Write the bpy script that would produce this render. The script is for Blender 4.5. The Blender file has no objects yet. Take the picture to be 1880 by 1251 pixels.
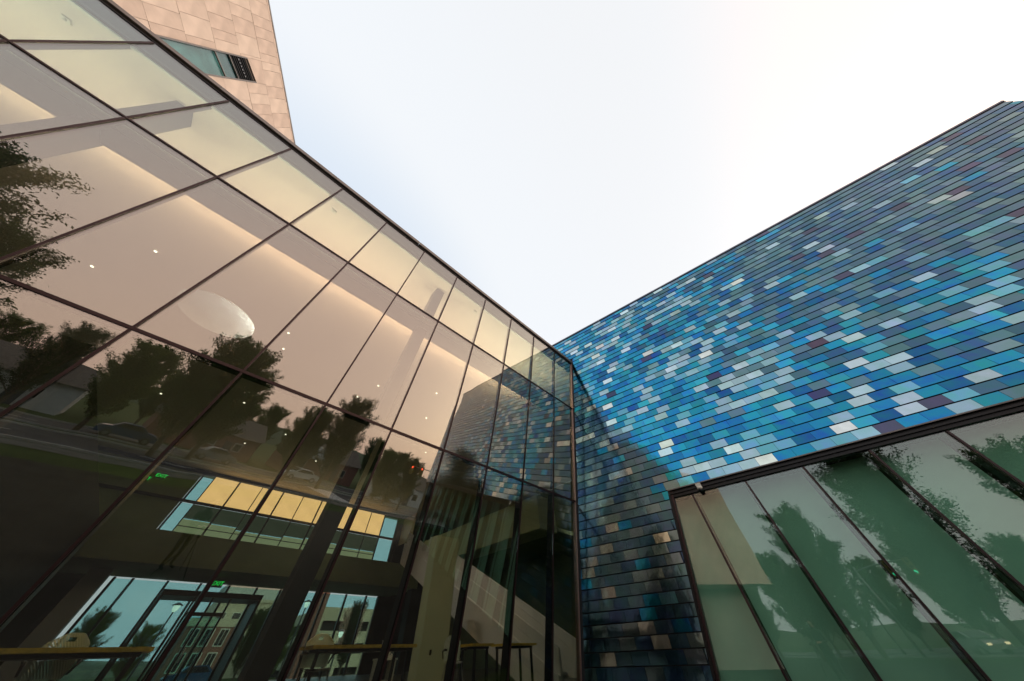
import bpy, bmesh, math, random
from mathutils import Vector, Matrix
random.seed(7)
R = math.radians
SC = bpy.context.scene
COL = SC.collection
CZ = 1.1                                   # camera height above the ground

# ------------------------------------------------------------------ camera
PITCH, ROLL = R(50.27), R(-2.595)
fwd = Vector((0, math.cos(PITCH), math.sin(PITCH)))
rt0 = Vector((1, 0, 0)); up0 = Vector((0, -math.sin(PITCH), math.cos(PITCH)))
rt = rt0 * math.cos(ROLL) + up0 * math.sin(ROLL)
up = -rt0 * math.sin(ROLL) + up0 * math.cos(ROLL)
cam_d = bpy.data.cameras.new('camera')
cam = bpy.data.objects.new('camera', cam_d); COL.objects.link(cam)
cam_d.sensor_fit = 'HORIZONTAL'; cam_d.sensor_width = 36; cam_d.lens = 9.239
cam_d.clip_start = 0.02; cam_d.clip_end = 3000
M3 = Matrix((rt, up, -fwd)).transposed()
cam.matrix_world = Matrix.Translation((0, 0, CZ)) @ M3.to_4x4()
SC.camera = cam

# ------------------------------------------------------------------ world, sun, exposure
SUN_EL, SUN_AZ = R(14), R(90)
w = bpy.data.worlds.new('World'); SC.world = w; w.use_nodes = True
nt = w.node_tree; nt.nodes.clear()
o_ = nt.nodes.new('ShaderNodeOutputWorld'); bg = nt.nodes.new('ShaderNodeBackground')
sky = nt.nodes.new('ShaderNodeTexSky'); sky.sky_type = 'NISHITA'; sky.sun_disc = False
sky.sun_elevation = SUN_EL; sky.sun_rotation = SUN_AZ
sky.air_density = 1.0; sky.dust_density = 7.0; sky.ozone_density = 1.0
mixw = nt.nodes.new('ShaderNodeMix'); mixw.data_type = 'RGBA'
mixw.inputs[0].default_value = 0.68
nt.links.new(sky.outputs[0], mixw.inputs[6])
# bright overcast veil over the sky: white overhead, warming towards the low sun's side of the horizon
tcw = nt.nodes.new('ShaderNodeTexCoord')
dpw = nt.nodes.new('ShaderNodeVectorMath'); dpw.operation = 'DOT_PRODUCT'; dpw.inputs[1].default_value = (math.sin(R(122)), math.cos(R(122)), -.35)
nt.links.new(tcw.outputs['Generated'], dpw.inputs[0])
mrw = nt.nodes.new('ShaderNodeMapRange'); mrw.inputs[1].default_value = -1; mrw.inputs[2].default_value = 1
nt.links.new(dpw.outputs['Value'], mrw.inputs[0])
veil = nt.nodes.new('ShaderNodeValToRGB'); cr = veil.color_ramp; cr.interpolation = 'EASE'
cr.elements[0].position = .09; cr.elements[0].color = (8.6 / 16, 9.6 / 16, 10.8 / 16, 1)
cr.elements[1].position = .95; cr.elements[1].color = (17.5 / 16, 11.7 / 16, 9.2 / 16, 1)
for ps, c in ((.22, (10.8, 11.1, 11.4)), (.52, (10.6, 10.7, 10.8))):
    e = cr.elements.new(ps); e.color = (c[0] / 16, c[1] / 16, c[2] / 16, 1)
nt.links.new(mrw.outputs[0], veil.inputs[0])
vsc = nt.nodes.new('ShaderNodeVectorMath'); vsc.operation = 'SCALE'; vsc.inputs['Scale'].default_value = 16
nt.links.new(veil.outputs[0], vsc.inputs[0]); nt.links.new(vsc.outputs[0], mixw.inputs[7])
nt.links.new(mixw.outputs[2], bg.inputs[0]); bg.inputs[1].default_value = 0.12
nt.links.new(bg.outputs[0], o_.inputs[0])
sun_d = bpy.data.lights.new('sun', 'SUN'); sun_d.energy = 1.0; sun_d.angle = R(14); sun_d.color = (1, .9, .78)
sun = bpy.data.objects.new('sun', sun_d); COL.objects.link(sun)
sdir = Vector((math.sin(SUN_AZ) * math.cos(SUN_EL), math.cos(SUN_AZ) * math.cos(SUN_EL), math.sin(SUN_EL)))
sun.rotation_euler = sdir.to_track_quat('Z', 'Y').to_euler(); sun.location = sdir * 60
SC.view_settings.view_transform = 'Standard'; SC.view_settings.look = 'None'
SC.view_settings.gamma = 1; SC.view_settings.exposure = 0
SC.render.engine = 'CYCLES'
SC.cycles.use_denoising = True
SC.cycles.max_bounces = 10; SC.cycles.transparent_max_bounces = 24; SC.cycles.glossy_bounces = 6
SC.cycles.caustics_reflective = False; SC.cycles.caustics_refractive = False
SC.cycles.sample_clamp_indirect = 6

# ------------------------------------------------------------------ materials
def nodemat(name):
    m = bpy.data.materials.new(name); m.use_nodes = True
    t = m.node_tree; t.nodes.clear()
    out = t.nodes.new('ShaderNodeOutputMaterial')
    return m, t, out

def pbr(name, col, rough=.5, metal=0.0, var=.15, scale=3.0, bump=0.0, bscale=40, col2=None, spec=.5, coat=0):
    m, t, out = nodemat(name)
    b = t.nodes.new('ShaderNodeBsdfPrincipled')
    tc = t.nodes.new('ShaderNodeTexCoord')
    nz = t.nodes.new('ShaderNodeTexNoise'); nz.inputs['Scale'].default_value = scale; nz.inputs['Detail'].default_value = 6
    t.links.new(tc.outputs['Object'], nz.inputs['Vector'])
    mx = t.nodes.new('ShaderNodeMix'); mx.data_type = 'RGBA'
    c2 = col2 or [c * (1 - var * 2) for c in col]
    mx.inputs[6].default_value = (*c2, 1); mx.inputs[7].default_value = (*[c * (1 + (0 if col2 else var)) for c in col], 1)
    rmp = t.nodes.new('ShaderNodeMapRange'); rmp.inputs[1].default_value = .3; rmp.inputs[2].default_value = .7
    t.links.new(nz.outputs['Fac'], rmp.inputs[0]); t.links.new(rmp.outputs[0], mx.inputs[0])
    t.links.new(mx.outputs[2], b.inputs['Base Color'])
    b.inputs['Roughness'].default_value = rough; b.inputs['Metallic'].default_value = metal
    b.inputs['Specular IOR Level'].default_value = spec
    if bump:
        nb = t.nodes.new('ShaderNodeTexNoise'); nb.inputs['Scale'].default_value = bscale; nb.inputs['Detail'].default_value = 4
        t.links.new(tc.outputs['Object'], nb.inputs['Vector'])
        bp = t.nodes.new('ShaderNodeBump'); bp.inputs['Strength'].default_value = bump; bp.inputs['Distance'].default_value = .01
        t.links.new(nb.outputs['Fac'], bp.inputs['Height']); t.links.new(bp.outputs[0], b.inputs['Normal'])
    t.links.new(b.outputs[0], out.inputs[0])
    return m

def emis(name, col, s):
    m, t, out = nodemat(name)
    e = t.nodes.new('ShaderNodeEmission'); e.inputs[0].default_value = (*col, 1); e.inputs[1].default_value = s
    t.links.new(e.outputs[0], out.inputs[0]); return m

def glass(name, tint, f0, rough=0.0, rtint=(1, 1, 1), edge=None):
    """thin architectural pane: clear tinted body with mirror reflection that grows towards grazing angles"""
    m, t, out = nodemat(name)
    lw = t.nodes.new('ShaderNodeLayerWeight'); lw.inputs[0].default_value = .5
    pw = t.nodes.new('ShaderNodeMath'); pw.operation = 'POWER'; pw.inputs[1].default_value = 5
    t.links.new(lw.outputs['Facing'], pw.inputs[0])
    ma = t.nodes.new('ShaderNodeMath'); ma.operation = 'MULTIPLY_ADD'; ma.inputs[1].default_value = 1 - f0; ma.inputs[2].default_value = f0
    t.links.new(pw.outputs[0], ma.inputs[0])
    tr = t.nodes.new('ShaderNodeBsdfTransparent'); tr.inputs[0].default_value = (*tint, 1)
    if edge:                            # longer path through the tinted body at oblique angles
        mr = t.nodes.new('ShaderNodeMapRange'); mr.inputs[1].default_value = .24; mr.inputs[2].default_value = .60
        t.links.new(lw.outputs['Facing'], mr.inputs[0]); mt_ = t.nodes.new('ShaderNodeMix'); mt_.data_type = 'RGBA'
        mt_.inputs[6].default_value = (*tint, 1); mt_.inputs[7].default_value = (*edge, 1)
        t.links.new(mr.outputs[0], mt_.inputs[0]); t.links.new(mt_.outputs[2], tr.inputs[0])
    gl = t.nodes.new('ShaderNodeBsdfGlossy'); gl.inputs['Roughness'].default_value = rough; gl.inputs['Color'].default_value = (*rtint, 1)
    ge = t.nodes.new('ShaderNodeNewGeometry'); nz = t.nodes.new('ShaderNodeTexNoise'); nz.inputs['Scale'].default_value = .9; nz.inputs['Detail'].default_value = 1
    t.links.new(ge.outputs['Position'], nz.inputs['Vector'])
    bp = t.nodes.new('ShaderNodeBump'); bp.inputs['Strength'].default_value = .5; bp.inputs['Distance'].default_value = .006
    t.links.new(nz.outputs['Fac'], bp.inputs['Height']); t.links.new(bp.outputs[0], gl.inputs['Normal'])
    mx = t.nodes.new('ShaderNodeMixShader')
    t.links.new(ma.outputs[0], mx.inputs[0]); t.links.new(tr.outputs[0], mx.inputs[1]); t.links.new(gl.outputs[0], mx.inputs[2])
    t.links.new(mx.outputs[0], out.inputs[0]); return m

def tile_mat(name, use_attr):
    m, t, out = nodemat(name)
    b = t.nodes.new('ShaderNodeBsdfPrincipled')
    if use_attr:
        c = t.nodes.new('ShaderNodeAttribute'); c.attribute_name = 'tcol'; cs = c.outputs['Color']
    else:
        c = t.nodes.new('ShaderNodeObjectInfo'); cs = c.outputs['Color']
    geo = t.nodes.new('ShaderNodeNewGeometry')
    nz = t.nodes.new('ShaderNodeTexNoise'); nz.inputs['Scale'].default_value = 3.2; nz.inputs['Detail'].default_value = 2
    t.links.new(geo.outputs['Position'], nz.inputs['Vector'])
    hs = t.nodes.new('ShaderNodeHueSaturation')
    mr = t.nodes.new('ShaderNodeMapRange'); mr.inputs[1].default_value = .3; mr.inputs[2].default_value = .7
    mr.inputs[3].default_value = .47; mr.inputs[4].default_value = .53
    t.links.new(nz.outputs['Fac'], mr.inputs[0]); t.links.new(mr.outputs[0], hs.inputs['Hue'])
    mv = t.nodes.new('ShaderNodeMapRange'); mv.inputs[1].default_value = .3; mv.inputs[2].default_value = .7
    mv.inputs[3].default_value = .86; mv.inputs[4].default_value = 1.12
    t.links.new(nz.outputs['Fac'], mv.inputs[0]); t.links.new(mv.outputs[0], hs.inputs['Value'])
    t.links.new(cs, hs.inputs['Color']); t.links.new(hs.outputs[0], b.inputs['Base Color'])
    b.inputs['Metallic'].default_value = 1.0; b.inputs['Roughness'].default_value = .10; b.inputs['Coat Weight'].default_value = .35; b.inputs['Coat Roughness'].default_value = .05
    n2 = t.nodes.new('ShaderNodeTexNoise'); n2.inputs['Scale'].default_value = 5.5; n2.inputs['Detail'].default_value = 2
    t.links.new(geo.outputs['Position'], n2.inputs['Vector'])
    bp = t.nodes.new('ShaderNodeBump'); bp.inputs['Strength'].default_value = .10; bp.inputs['Distance'].default_value = .02
    t.links.new(n2.outputs['Fac'], bp.inputs['Height']); t.links.new(bp.outputs[0], b.inputs['Normal'])
    t.links.new(b.outputs[0], out.inputs[0]); return m

MT = {
 'mullion': pbr('bronze_metal', (.05, .03, .032), .35, .6, .1, 5),
 'corner': pbr('copper_metal', (.56, .38, .35), .38, .75, .1, 3),
 'blackmetal': pbr('black_metal', (.012, .011, .012), .4, .3, .1, 5),
 'coping': pbr('grey_coping', (.21, .19, .18), .45, .5, .1, 3),
 'pane': glass('clear_pane', (.77, .81, .76), .20, edge=(.52, .68, .63)),
 'backpane': glass('back_pane', (.69, .90, .90), .03),
 'winpane': glass('window_pane', (.80, .93, .87), .10),
 'ceiling': pbr('ceiling_plaster', (.82, .70, .62), .8, 0, .02, .8),
 'bulkhead': pbr('bulkhead_plaster', (.42, .42, .43), .7, 0, .03, .8),
 'colgrey': pbr('grey_column_paint', (.055, .058, .06), .6, 0, .03, .8),
 'trim': pbr('pale_trim', (.8, .8, .74), .5, 0, .03, 2),
 'wall': pbr('olive_plaster', (.24, .29, .15), .8, 0, .05, 1.2),
 'paleolive': pbr('pale_olive_plaster', (.58, .64, .42), .7, 0, .04, 1.0),
 'tealblind': pbr('teal_blind', (.13, .31, .42), .5, 0, .25, 1.5),
 'column': pbr('column_paint', (.50, .52, .52), .6, 0, .04, 1.0),
 'darkwall': pbr('dark_wall', (.02, .022, .016), .7, 0, .2, 1.5),
 'floor': pbr('terrazzo', (.10, .10, .08), .35, 0, .15, 30),
 'shade_warm': None,
 'stone': pbr('sandstone', (.66, .53, .445), .75, 0, .08, 2.2, .25, 60),
 'stone2': pbr('sandstone_pale', (.70, .57, .48), .75, 0, .08, 1.7, .25, 60),
 'stone3': pbr('sandstone_rosy', (.63, .50, .42), .75, 0, .09, 2.0, .25, 60),
 'joint': pbr('stone_joint', (.10, .07, .055), .9, 0, .1, 3),
 'tile_obj': tile_mat('coloured_steel', False),
 'tile_att': tile_mat('coloured_steel_far', True),
 'bluecore': pbr('dark_backing', (.008, .01, .014), .6, 0, .1, 3),
 'bluecap': pbr('blue_grey_coping', (.13, .14, .19), .35, .7, .1, 3),
 'greenshade': pbr('green_shade', (.50, .70, .58), .8, 0, .04, 1.0),
 'asphalt': pbr('asphalt', (.055, .055, .058), .85, 0, .2, .6, .3, 60, spec=.15),
 'oldpave': pbr('worn_paving', (.10, .10, .09), .85, 0, .2, .9, .2, 50, spec=.1),
 'slate': pbr('dark_paving', (.02, .02, .018), .8, 0, .25, .8, .3, 40, spec=.08),
 'concrete': pbr('concrete', (.36, .35, .32), .85, 0, .12, .7, .2, 50),
 'lawn': pbr('lawn', (.042, .065, .018), .95, 0, .3, .5, .5, 30, col2=(.028, .045, .013), spec=.05),
 'paint': pbr('road_paint', (.75, .74, .7), .7, 0, .08, 3),
 'wood': pbr('yellow_wood', (.85, .55, .07), .45, 0, .12, 12),
 'white': pbr('white_plastic', (.72, .71, .62), .45, 0, .03, 4),
 'steel': pbr('grey_steel', (.4, .4, .4), .35, .9, .06, 4),
 'bark': pbr('bark', (.09, .065, .045), .9, 0, .3, 8, .5, 25),
 'cloth': pbr('dark_cloth', (.025, .027, .032), .85, 0, .2, 12),
 'denim': pbr('navy_trousers', (.03, .04, .06), .85, 0, .2, 15),
 'skin': pbr('skin', (.52, .33, .25), .5, 0, .05, 8),
 'hair': pbr('brown_hair', (.06, .04, .03), .6, 0, .2, 30),
 'brick': pbr('brick', (.24, .10, .075), .85, 0, .15, 6, .3, 30),
 'garage': pbr('beige_precast', (.55, .47, .34), .8, 0, .06, 1.0),
 'dark': pbr('dark_opening', (.012, .012, .012), .8, 0, .1, 2),
 'roofing': pbr('brown_roof', (.10, .075, .06), .9, 0, .2, 4),
 'siding': pbr('pale_siding', (.5, .5, .47), .8, 0, .06, 3),
 'carblue': pbr('blue_car_paint', (.05, .12, .25), .25, .4, .03, 2),
 'carwhite': pbr('white_car_paint', (.7, .7, .68), .25, 0, .02, 2),
 'carsilver': pbr('silver_car_paint', (.4, .42, .44), .25, .6, .02, 2),
 'carglass': pbr('car_glass', (.02, .025, .03), .1, 0, .05, 2),
 'rubber': pbr('rubber', (.02, .02, .02), .8, 0, .1, 8),
 'signal': pbr('signal_yellow', (.35, .25, .03), .6, 0, .05, 3),
 'stairsoffit': pbr('stair_plaster', (.8, .75, .72), .6, 0, .04, 1.2),
 'gold': pbr('gold_panel', (.55, .36, .15), .4, .3, .25, 14, .3, 30),
 'downlight': emis('downlight_lens', (1, .9, .7), 4),
 'exit': emis('exit_letters', (.02, 1, .12), 1.4),
 'red': emis('red_signal_lamp', (1, .06, .02), 6),
 'green': emis('green_signal_lamp', (.05, 1, .5), 2.5),
 'headlamp': emis('headlamp', (1, .8, .45), 3),
 'lantern': emis('lantern_lens', (1, .95, .8), 1.6),
 'oculus': emis('skylight_diffuser', (.95, .96, 1), 420),
}

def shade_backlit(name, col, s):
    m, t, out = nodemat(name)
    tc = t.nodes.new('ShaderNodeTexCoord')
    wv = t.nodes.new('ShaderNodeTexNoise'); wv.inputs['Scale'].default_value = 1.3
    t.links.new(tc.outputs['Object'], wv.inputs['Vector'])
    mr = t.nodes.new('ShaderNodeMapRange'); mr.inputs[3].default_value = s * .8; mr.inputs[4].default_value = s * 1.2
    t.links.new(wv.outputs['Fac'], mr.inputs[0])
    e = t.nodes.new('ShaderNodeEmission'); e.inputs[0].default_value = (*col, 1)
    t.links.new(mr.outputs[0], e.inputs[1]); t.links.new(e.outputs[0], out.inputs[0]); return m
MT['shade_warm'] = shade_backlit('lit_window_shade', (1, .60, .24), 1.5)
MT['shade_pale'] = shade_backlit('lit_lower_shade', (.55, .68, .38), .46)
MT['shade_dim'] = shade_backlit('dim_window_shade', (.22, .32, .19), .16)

def leaf_mat(name, c1, c2):
    m, t, out = nodemat(name)
    geo = t.nodes.new('ShaderNodeNewGeometry')
    mx = t.nodes.new('ShaderNodeMix'); mx.data_type = 'RGBA'
    mx.inputs[6].default_value = (*c1, 1); mx.inputs[7].default_value = (*c2, 1)
    t.links.new(geo.outputs['Random Per Island'], mx.inputs[0])
    d = t.nodes.new('ShaderNodeBsdfDiffuse'); tr = t.nodes.new('ShaderNodeBsdfTranslucent')
    t.links.new(mx.outputs[2], d.inputs[0]); t.links.new(mx.outputs[2], tr.inputs[0])
    ms = t.nodes.new('ShaderNodeMixShader'); ms.inputs[0].default_value = .3
    t.links.new(d.outputs[0], ms.inputs[1]); t.links.new(tr.outputs[0], ms.inputs[2]); t.links.new(ms.outputs[0], out.inputs[0])
    return m
MT['leaf'] = leaf_mat('leaf_green', (.035, .06, .018), (.075, .115, .035))
MT['leaf2'] = leaf_mat('leaf_dark', (.022, .045, .018), (.05, .085, .03))
MT['leaf3'] = leaf_mat('leaf_fresh', (.05, .09, .02), (.11, .15, .035))
MT['hill'] = pbr('wooded_hill', (.05, .075, .035), .95, 0, .3, .12)

# ------------------------------------------------------------------ object helpers
WL = {}
def tag(o, label=None, cat=None, group=None, kind=None):
    if label: o['label'] = label
    if cat: o['category'] = cat
    if group: o['group'] = group
    if kind: o['kind'] = kind
    return o
def empty(name, loc, label, cat, group=None):
    o = bpy.data.objects.new(name, None); COL.objects.link(o); o.location = loc
    o.empty_display_size = .3; WL[o.name] = Vector(loc)
    return tag(o, label, cat, group)
def mk(name, verts, faces, mat, parent=None, smooth=False, origin=None):
    verts = [Vector(v) for v in verts]
    if origin is None:
        mn = Vector([min(v[i] for v in verts) for i in range(3)]); mxv = Vector([max(v[i] for v in verts) for i in range(3)])
        origin = (mn + mxv) / 2
        if parent is None: origin.z = mn.z
    origin = Vector(origin)
    me = bpy.data.meshes.new(name)
    me.from_pydata([v - origin for v in verts], [], faces); me.update()
    if mat is not None:
        for m in (mat if isinstance(mat, (list, tuple)) else [mat]): me.materials.append(m)
    if smooth: me.polygons.foreach_set('use_smooth', [True] * len(me.polygons))
    o = bpy.data.objects.new(name, me); COL.objects.link(o)
    if parent is not None:
        o.parent = parent; o.location = origin - WL[parent.name]
    else: o.location = origin
    WL[o.name] = origin
    return o
def place_copy(src, loc, parent=None, rot=None):
    o = src.copy(); COL.objects.link(o)
    if parent is not None: o.parent = parent; o.location = Vector(loc) - WL[parent.name]
    else: o.location = loc
    if rot is not None: o.rotation_euler = rot
    WL[o.name] = Vector(loc)
    return o
BF = [(0, 3, 2, 1), (4, 5, 6, 7), (0, 1, 5, 4), (1, 2, 6, 5), (2, 3, 7, 6), (3, 0, 4, 7)]
class MB:
    def __init__(s): s.v = []; s.f = []
    def box8(s, vs):
        n = len(s.v); s.v += [Vector(v) for v in vs]; s.f += [tuple(i + n for i in f) for f in BF]; return s
    def quad(s, vs):
        n = len(s.v); s.v += [Vector(v) for v in vs]; s.f.append(tuple(range(n, n + len(vs)))); return s
    def box(s, x0, x1, y0, y1, z0, z1, fn=lambda x, y, z: Vector((x, y, z))):
        return s.box8([fn(x0, y0, z0), fn(x1, y0, z0), fn(x1, y1, z0), fn(x0, y1, z0), fn(x0, y0, z1), fn(x1, y0, z1), fn(x1, y1, z1), fn(x0, y1, z1)])
    def tube(s, pts, rad, n=8):
        pts = [Vector(q) for q in pts]; rad = rad if isinstance(rad, (list, tuple)) else [rad] * len(pts)
        b0 = len(s.v)
        for i, q in enumerate(pts):
            d = (pts[min(i + 1, len(pts) - 1)] - pts[max(i - 1, 0)]).normalized()
            a = d.cross(Vector((0, 0, 1)));
            if a.length < .05: a = d.cross(Vector((1, 0, 0)))
            a.normalize(); b = d.cross(a)
            for k in range(n):
                t = 2 * math.pi * k / n; s.v.append(q + (a * math.cos(t) + b * math.sin(t)) * rad[i])
        for i in range(len(pts) - 1):
            for k in range(n):
                s.f.append((b0 + i * n + k, b0 + i * n + (k + 1) % n, b0 + (i + 1) * n + (k + 1) % n, b0 + (i + 1) * n + k))
        s.f.append(tuple(b0 + k for k in range(n))[::-1]); e = b0 + (len(pts) - 1) * n; s.f.append(tuple(e + k for k in range(n)))
        return s
    def lathe(s, c, prof, n=16, axis=Vector((0, 0, 1))):
        axis = Vector(axis).normalized(); a = axis.orthogonal().normalized(); b = axis.cross(a); c = Vector(c); b0 = len(s.v)
        for (r, h) in prof:
            for k in range(n):
                t = 2 * math.pi * k / n; s.v.append(c + axis * h + (a * math.cos(t) + b * math.sin(t)) * r)
        for i in range(len(prof) - 1):
            for k in range(n):
                s.f.append((b0 + i * n + k, b0 + i * n + (k + 1) % n, b0 + (i + 1) * n + (k + 1) % n, b0 + (i + 1) * n + k))
        s.f.append(tuple(b0 + k for k in range(n))[::-1]); e = b0 + (len(prof) - 1) * n; s.f.append(tuple(e + k for k in range(n)))
        return s
    def poly_extrude(s, pts_a, pts_b):
        n = len(s.v); k = len(pts_a); s.v += [Vector(q) for q in pts_a] + [Vector(q) for q in pts_b]
        s.f.append(tuple(range(n, n + k))); s.f.append(tuple(range(n + 2 * k - 1, n + k - 1, -1)))
        for i in range(k): s.f.append((n + i, n + k + i, n + k + (i + 1) % k, n + (i + 1) % k))
        return s
    def build(s, name, mat, parent=None, smooth=False, origin=None):
        return mk(name, s.v, s.f, mat, parent, smooth, origin)

# ------------------------------------------------------------------ frames of the three buildings
AZL = R(44.128); AZB = R(-55.398)
hL = Vector((math.sin(AZL), math.cos(AZL), 0)); outv = Vector((math.sin(AZL + math.pi / 2), math.cos(AZL + math.pi / 2), 0))
D0, TILT = 6.86, .206
Z = Vector((0, 0, 1))
def P(s, d, z):                     # glass building: along facade, depth from the camera's plane, height above camera
    return hL * s - outv * d + Z * (z + CZ)
def G(s, o, z):                     # leaning facade plane, o = inwards
    return P(s, D0 - TILT * z + o, z)
uB = -Vector((math.sin(AZB), math.cos(AZB), 0)); nB = Vector((-.56788, -.82311, 0))
C0 = Vector((3.14208, 10.11479, 0))
def B(u, o, z):                     # blue wall: along, outwards, height above camera
    return C0 + uB * u + nB * o + Z * (z + CZ)
def uc(z): return -2.09 + .1987 * (z + .46)        # line where the leaning glass meets the blue wall
def sc(z): return 9.247 + .0196 * (z + .46)
def uj(z): return 1.15 + .207 * (z + .46)          # leaning jamb of the long window
nT = Vector((math.sin(R(-97)), math.cos(R(-97)), 0)); tT = Vector((math.sin(R(-7)), math.cos(R(-7)), 0))
DT = 11.0
def T(y, o, z): return nT * (DT - o) + tT * y + Z * (z + CZ)    # stone tower: along, outwards, height

# ------------------------------------------------------------------ ground, road, pavements
GN = 1200
g = mk('ground', [(-GN, -GN, 0), (GN, -GN, 0), (GN, GN, 0), (-GN, GN, 0)], [(0, 1, 2, 3)], MT['lawn'], origin=(0, 0, 0)); tag(g, kind='structure')
ra = R(60); rd = Vector((math.sin(ra), math.cos(ra), 0)); rn = Vector((math.sin(ra + math.pi / 2), math.cos(ra + math.pi / 2), 0))
def RD(a, b, z): return rd * a + rn * b + Z * z
def strip(name, b0, b1, z, mat, a0=-300, a1=300, kind='structure'):
    o = mk(name, [RD(a0, b0, z), RD(a1, b0, z), RD(a1, b1, z), RD(a0, b1, z)], [(0, 1, 2, 3)], mat); return tag(o, kind=kind)
strip('plaza_pavement', -7.0, 14.5, .008, MT['slate'], -40, 40)
strip('road', 21, 29, .012, MT['asphalt']); strip('road', 32, 39, .012, MT['asphalt'])
strip('pavement', 18.2, 20.4, .016, MT['oldpave'])
for b in (20.7, 29.15, 31.7, 39.15):
    m = MB().box(-300, 300, b, b + .2, 0, .13, RD); tag(m.build('kerb', MT['concrete']), kind='structure')
for b in (24.9, 35.4):
    m = MB()
    for a in range(-90, 90, 9): m.quad([RD(a, b, .02), RD(a + 3, b, .02), RD(a + 3, b + .14, .02), RD(a, b + .14, .02)])
    tag(m.build('lane_marking', MT['paint']), kind='structure')
m = MB()
for k in range(8): m.quad([RD(14 + .1, 21.5 + k * .9, .02), RD(17, 21.5 + k * .9, .02), RD(17, 22 + k * .9, .02), RD(14.1, 22 + k * .9, .02)])
tag(m.build('crossing_marking', MT['paint']), kind='structure')
# street on the far side, seen through the building
def ND(s, d, z): return hL * s - outv * d + Z * z
m = MB().quad([ND(-90, 42, .012), ND(90, 42, .012), ND(90, 54, .012), ND(-90, 54, .012)]); tag(m.build('road', MT['asphalt']), kind='structure')
m = MB().quad([ND(-90, 31.5, .01), ND(90, 31.5, .01), ND(90, 40, .01), ND(-90, 40, .01)]); tag(m.build('pavement', MT['concrete']), kind='structure')

# ------------------------------------------------------------------ glass building
GB = empty('glass_building', P(0, 15, -CZ), 'leaning glass fronted hall with bronze mullions and warm lit ceiling', 'building')
SP = 1.521; S0 = .429
KS = list(range(-8, 6)); SK = [S0 + SP * k for k in KS]
ROWS = [(-1.05, 3.615), (3.615, 7.36), (7.36, 9.9)]
def rs(k, z): return (S0 + SP * k) if k <= 5 else sc(z)
for k in range(-8, 6):
    for r, (za, zb) in enumerate(ROWS):
        e = .012
        vs = []
        j = [random.uniform(-.005, .005) for _ in range(3)]
        for o in (0.0, .018):
            for (kk, zz, sg, zs) in ((k, za, e, e), (k + 1, za, -e, e), (k + 1, zb, -e, -e), (k, zb, e, -e)):
                wob = j[0] * (1 if kk == k else -1) + j[1] * (1 if zz == za else -1)
                vs.append(G(rs(kk, zz) + sg, o + wob, zz + zs))
        mk('glass_pane', [vs[0], vs[1], vs[5], vs[4], vs[3], vs[2], vs[6], vs[7]], BF, MT['pane'], GB)
def lean_box(s0, s1, o0, o1, z0, z1, name, mat, par=GB):
    return MB().box(s0, s1, o0, o1, z0, z1, G).build(name, mat, par)
for k in range(-8, 6):
    for (za, zb) in ROWS:
        lean_box(S0 + SP * k - .018, S0 + SP * k + .018, -.022, -.004, za + .031, zb - .031, 'mullion', MT['mullion'])
        wI = .014 if za > 0 else .028
        lean_box(S0 + SP * k - wI, S0 + SP * k + wI, .03, .13 if za > 0 else .24, za + .01, zb - .01, 'mullion_fin', MT['mullion'] if za > 0 else MT['blackmetal'])
for z, h in ((3.615, .026), (7.36, .018)):
    m = MB().box8([G(SK[0], -.024, z - h), G(sc(z) - .05, -.024, z - h), G(sc(z) - .05, -.003, z - h), G(SK[0], -.003, z - h),
                   G(SK[0], -.024, z + h), G(sc(z) - .05, -.024, z + h), G(sc(z) - .05, -.003, z + h), G(SK[0], -.003, z + h)])
    m.build('transom', MT['mullion'], GB)
    m = MB().box8([G(SK[0], .03, z - h), G(sc(z) - .05, .03, z - h), G(sc(z) - .05, .15, z - h), G(SK[0], .15, z - h),
                   G(SK[0], .03, z + h), G(sc(z) - .05, .03, z + h), G(sc(z) - .05, .15, z + h), G(SK[0], .15, z + h)])
    m.build('transom_bar', MT['mullion'], GB)
# corner post along the blue wall
z0, z1 = -1.05, 9.95
m = MB().box8([G(sc(z0) - .05, -.04, z0), G(sc(z0) + .05, -.04, z0), G(sc(z0) + .05, .12, z0), G(sc(z0) - .05, .12, z0),
               G(sc(z1) - .05, -.04, z1), G(sc(z1) + .05, -.04, z1), G(sc(z1) + .05, .12, z1), G(sc(z1) - .05, .12, z1)])
m.build('corner_post', MT['corner'], GB)
m = MB().box8([G(sc(z0) + .055, -.01, z0), G(sc(z0) + .13, -.01, z0), G(sc(z0) + .13, .12, z0), G(sc(z0) + .055, .12, z0),
               G(sc(z1) + .055, -.01, z1), G(sc(z1) + .13, -.01, z1), G(sc(z1) + .13, .12, z1), G(sc(z1) + .055, .12, z1)])
m.build('corner_gasket', MT['blackmetal'], GB)
# top edge: black reveal and grey coping
MB().box8([G(SK[0], -.015, 9.905), G(9.43, -.015, 9.905), G(9.43, .3, 9.905), G(SK[0], .3, 9.905),
           G(SK[0], -.015, 9.975), G(9.43, -.015, 9.975), G(9.43, .3, 9.975), G(SK[0], .3, 9.975)]).build('reveal_strip', MT['blackmetal'], GB)
ce = [S0 + SP * 2 * k - .3 for k in range(-4, 4)] + [9.43]
for a, b in zip(ce[:-1], ce[1:]):
    dz = random.uniform(-.003, .003)
    MB().box(a + .004, b - .004, -.07 + dz, .5, 9.98, 10.10 + dz, G).build('coping', MT['coping'], GB)
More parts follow.
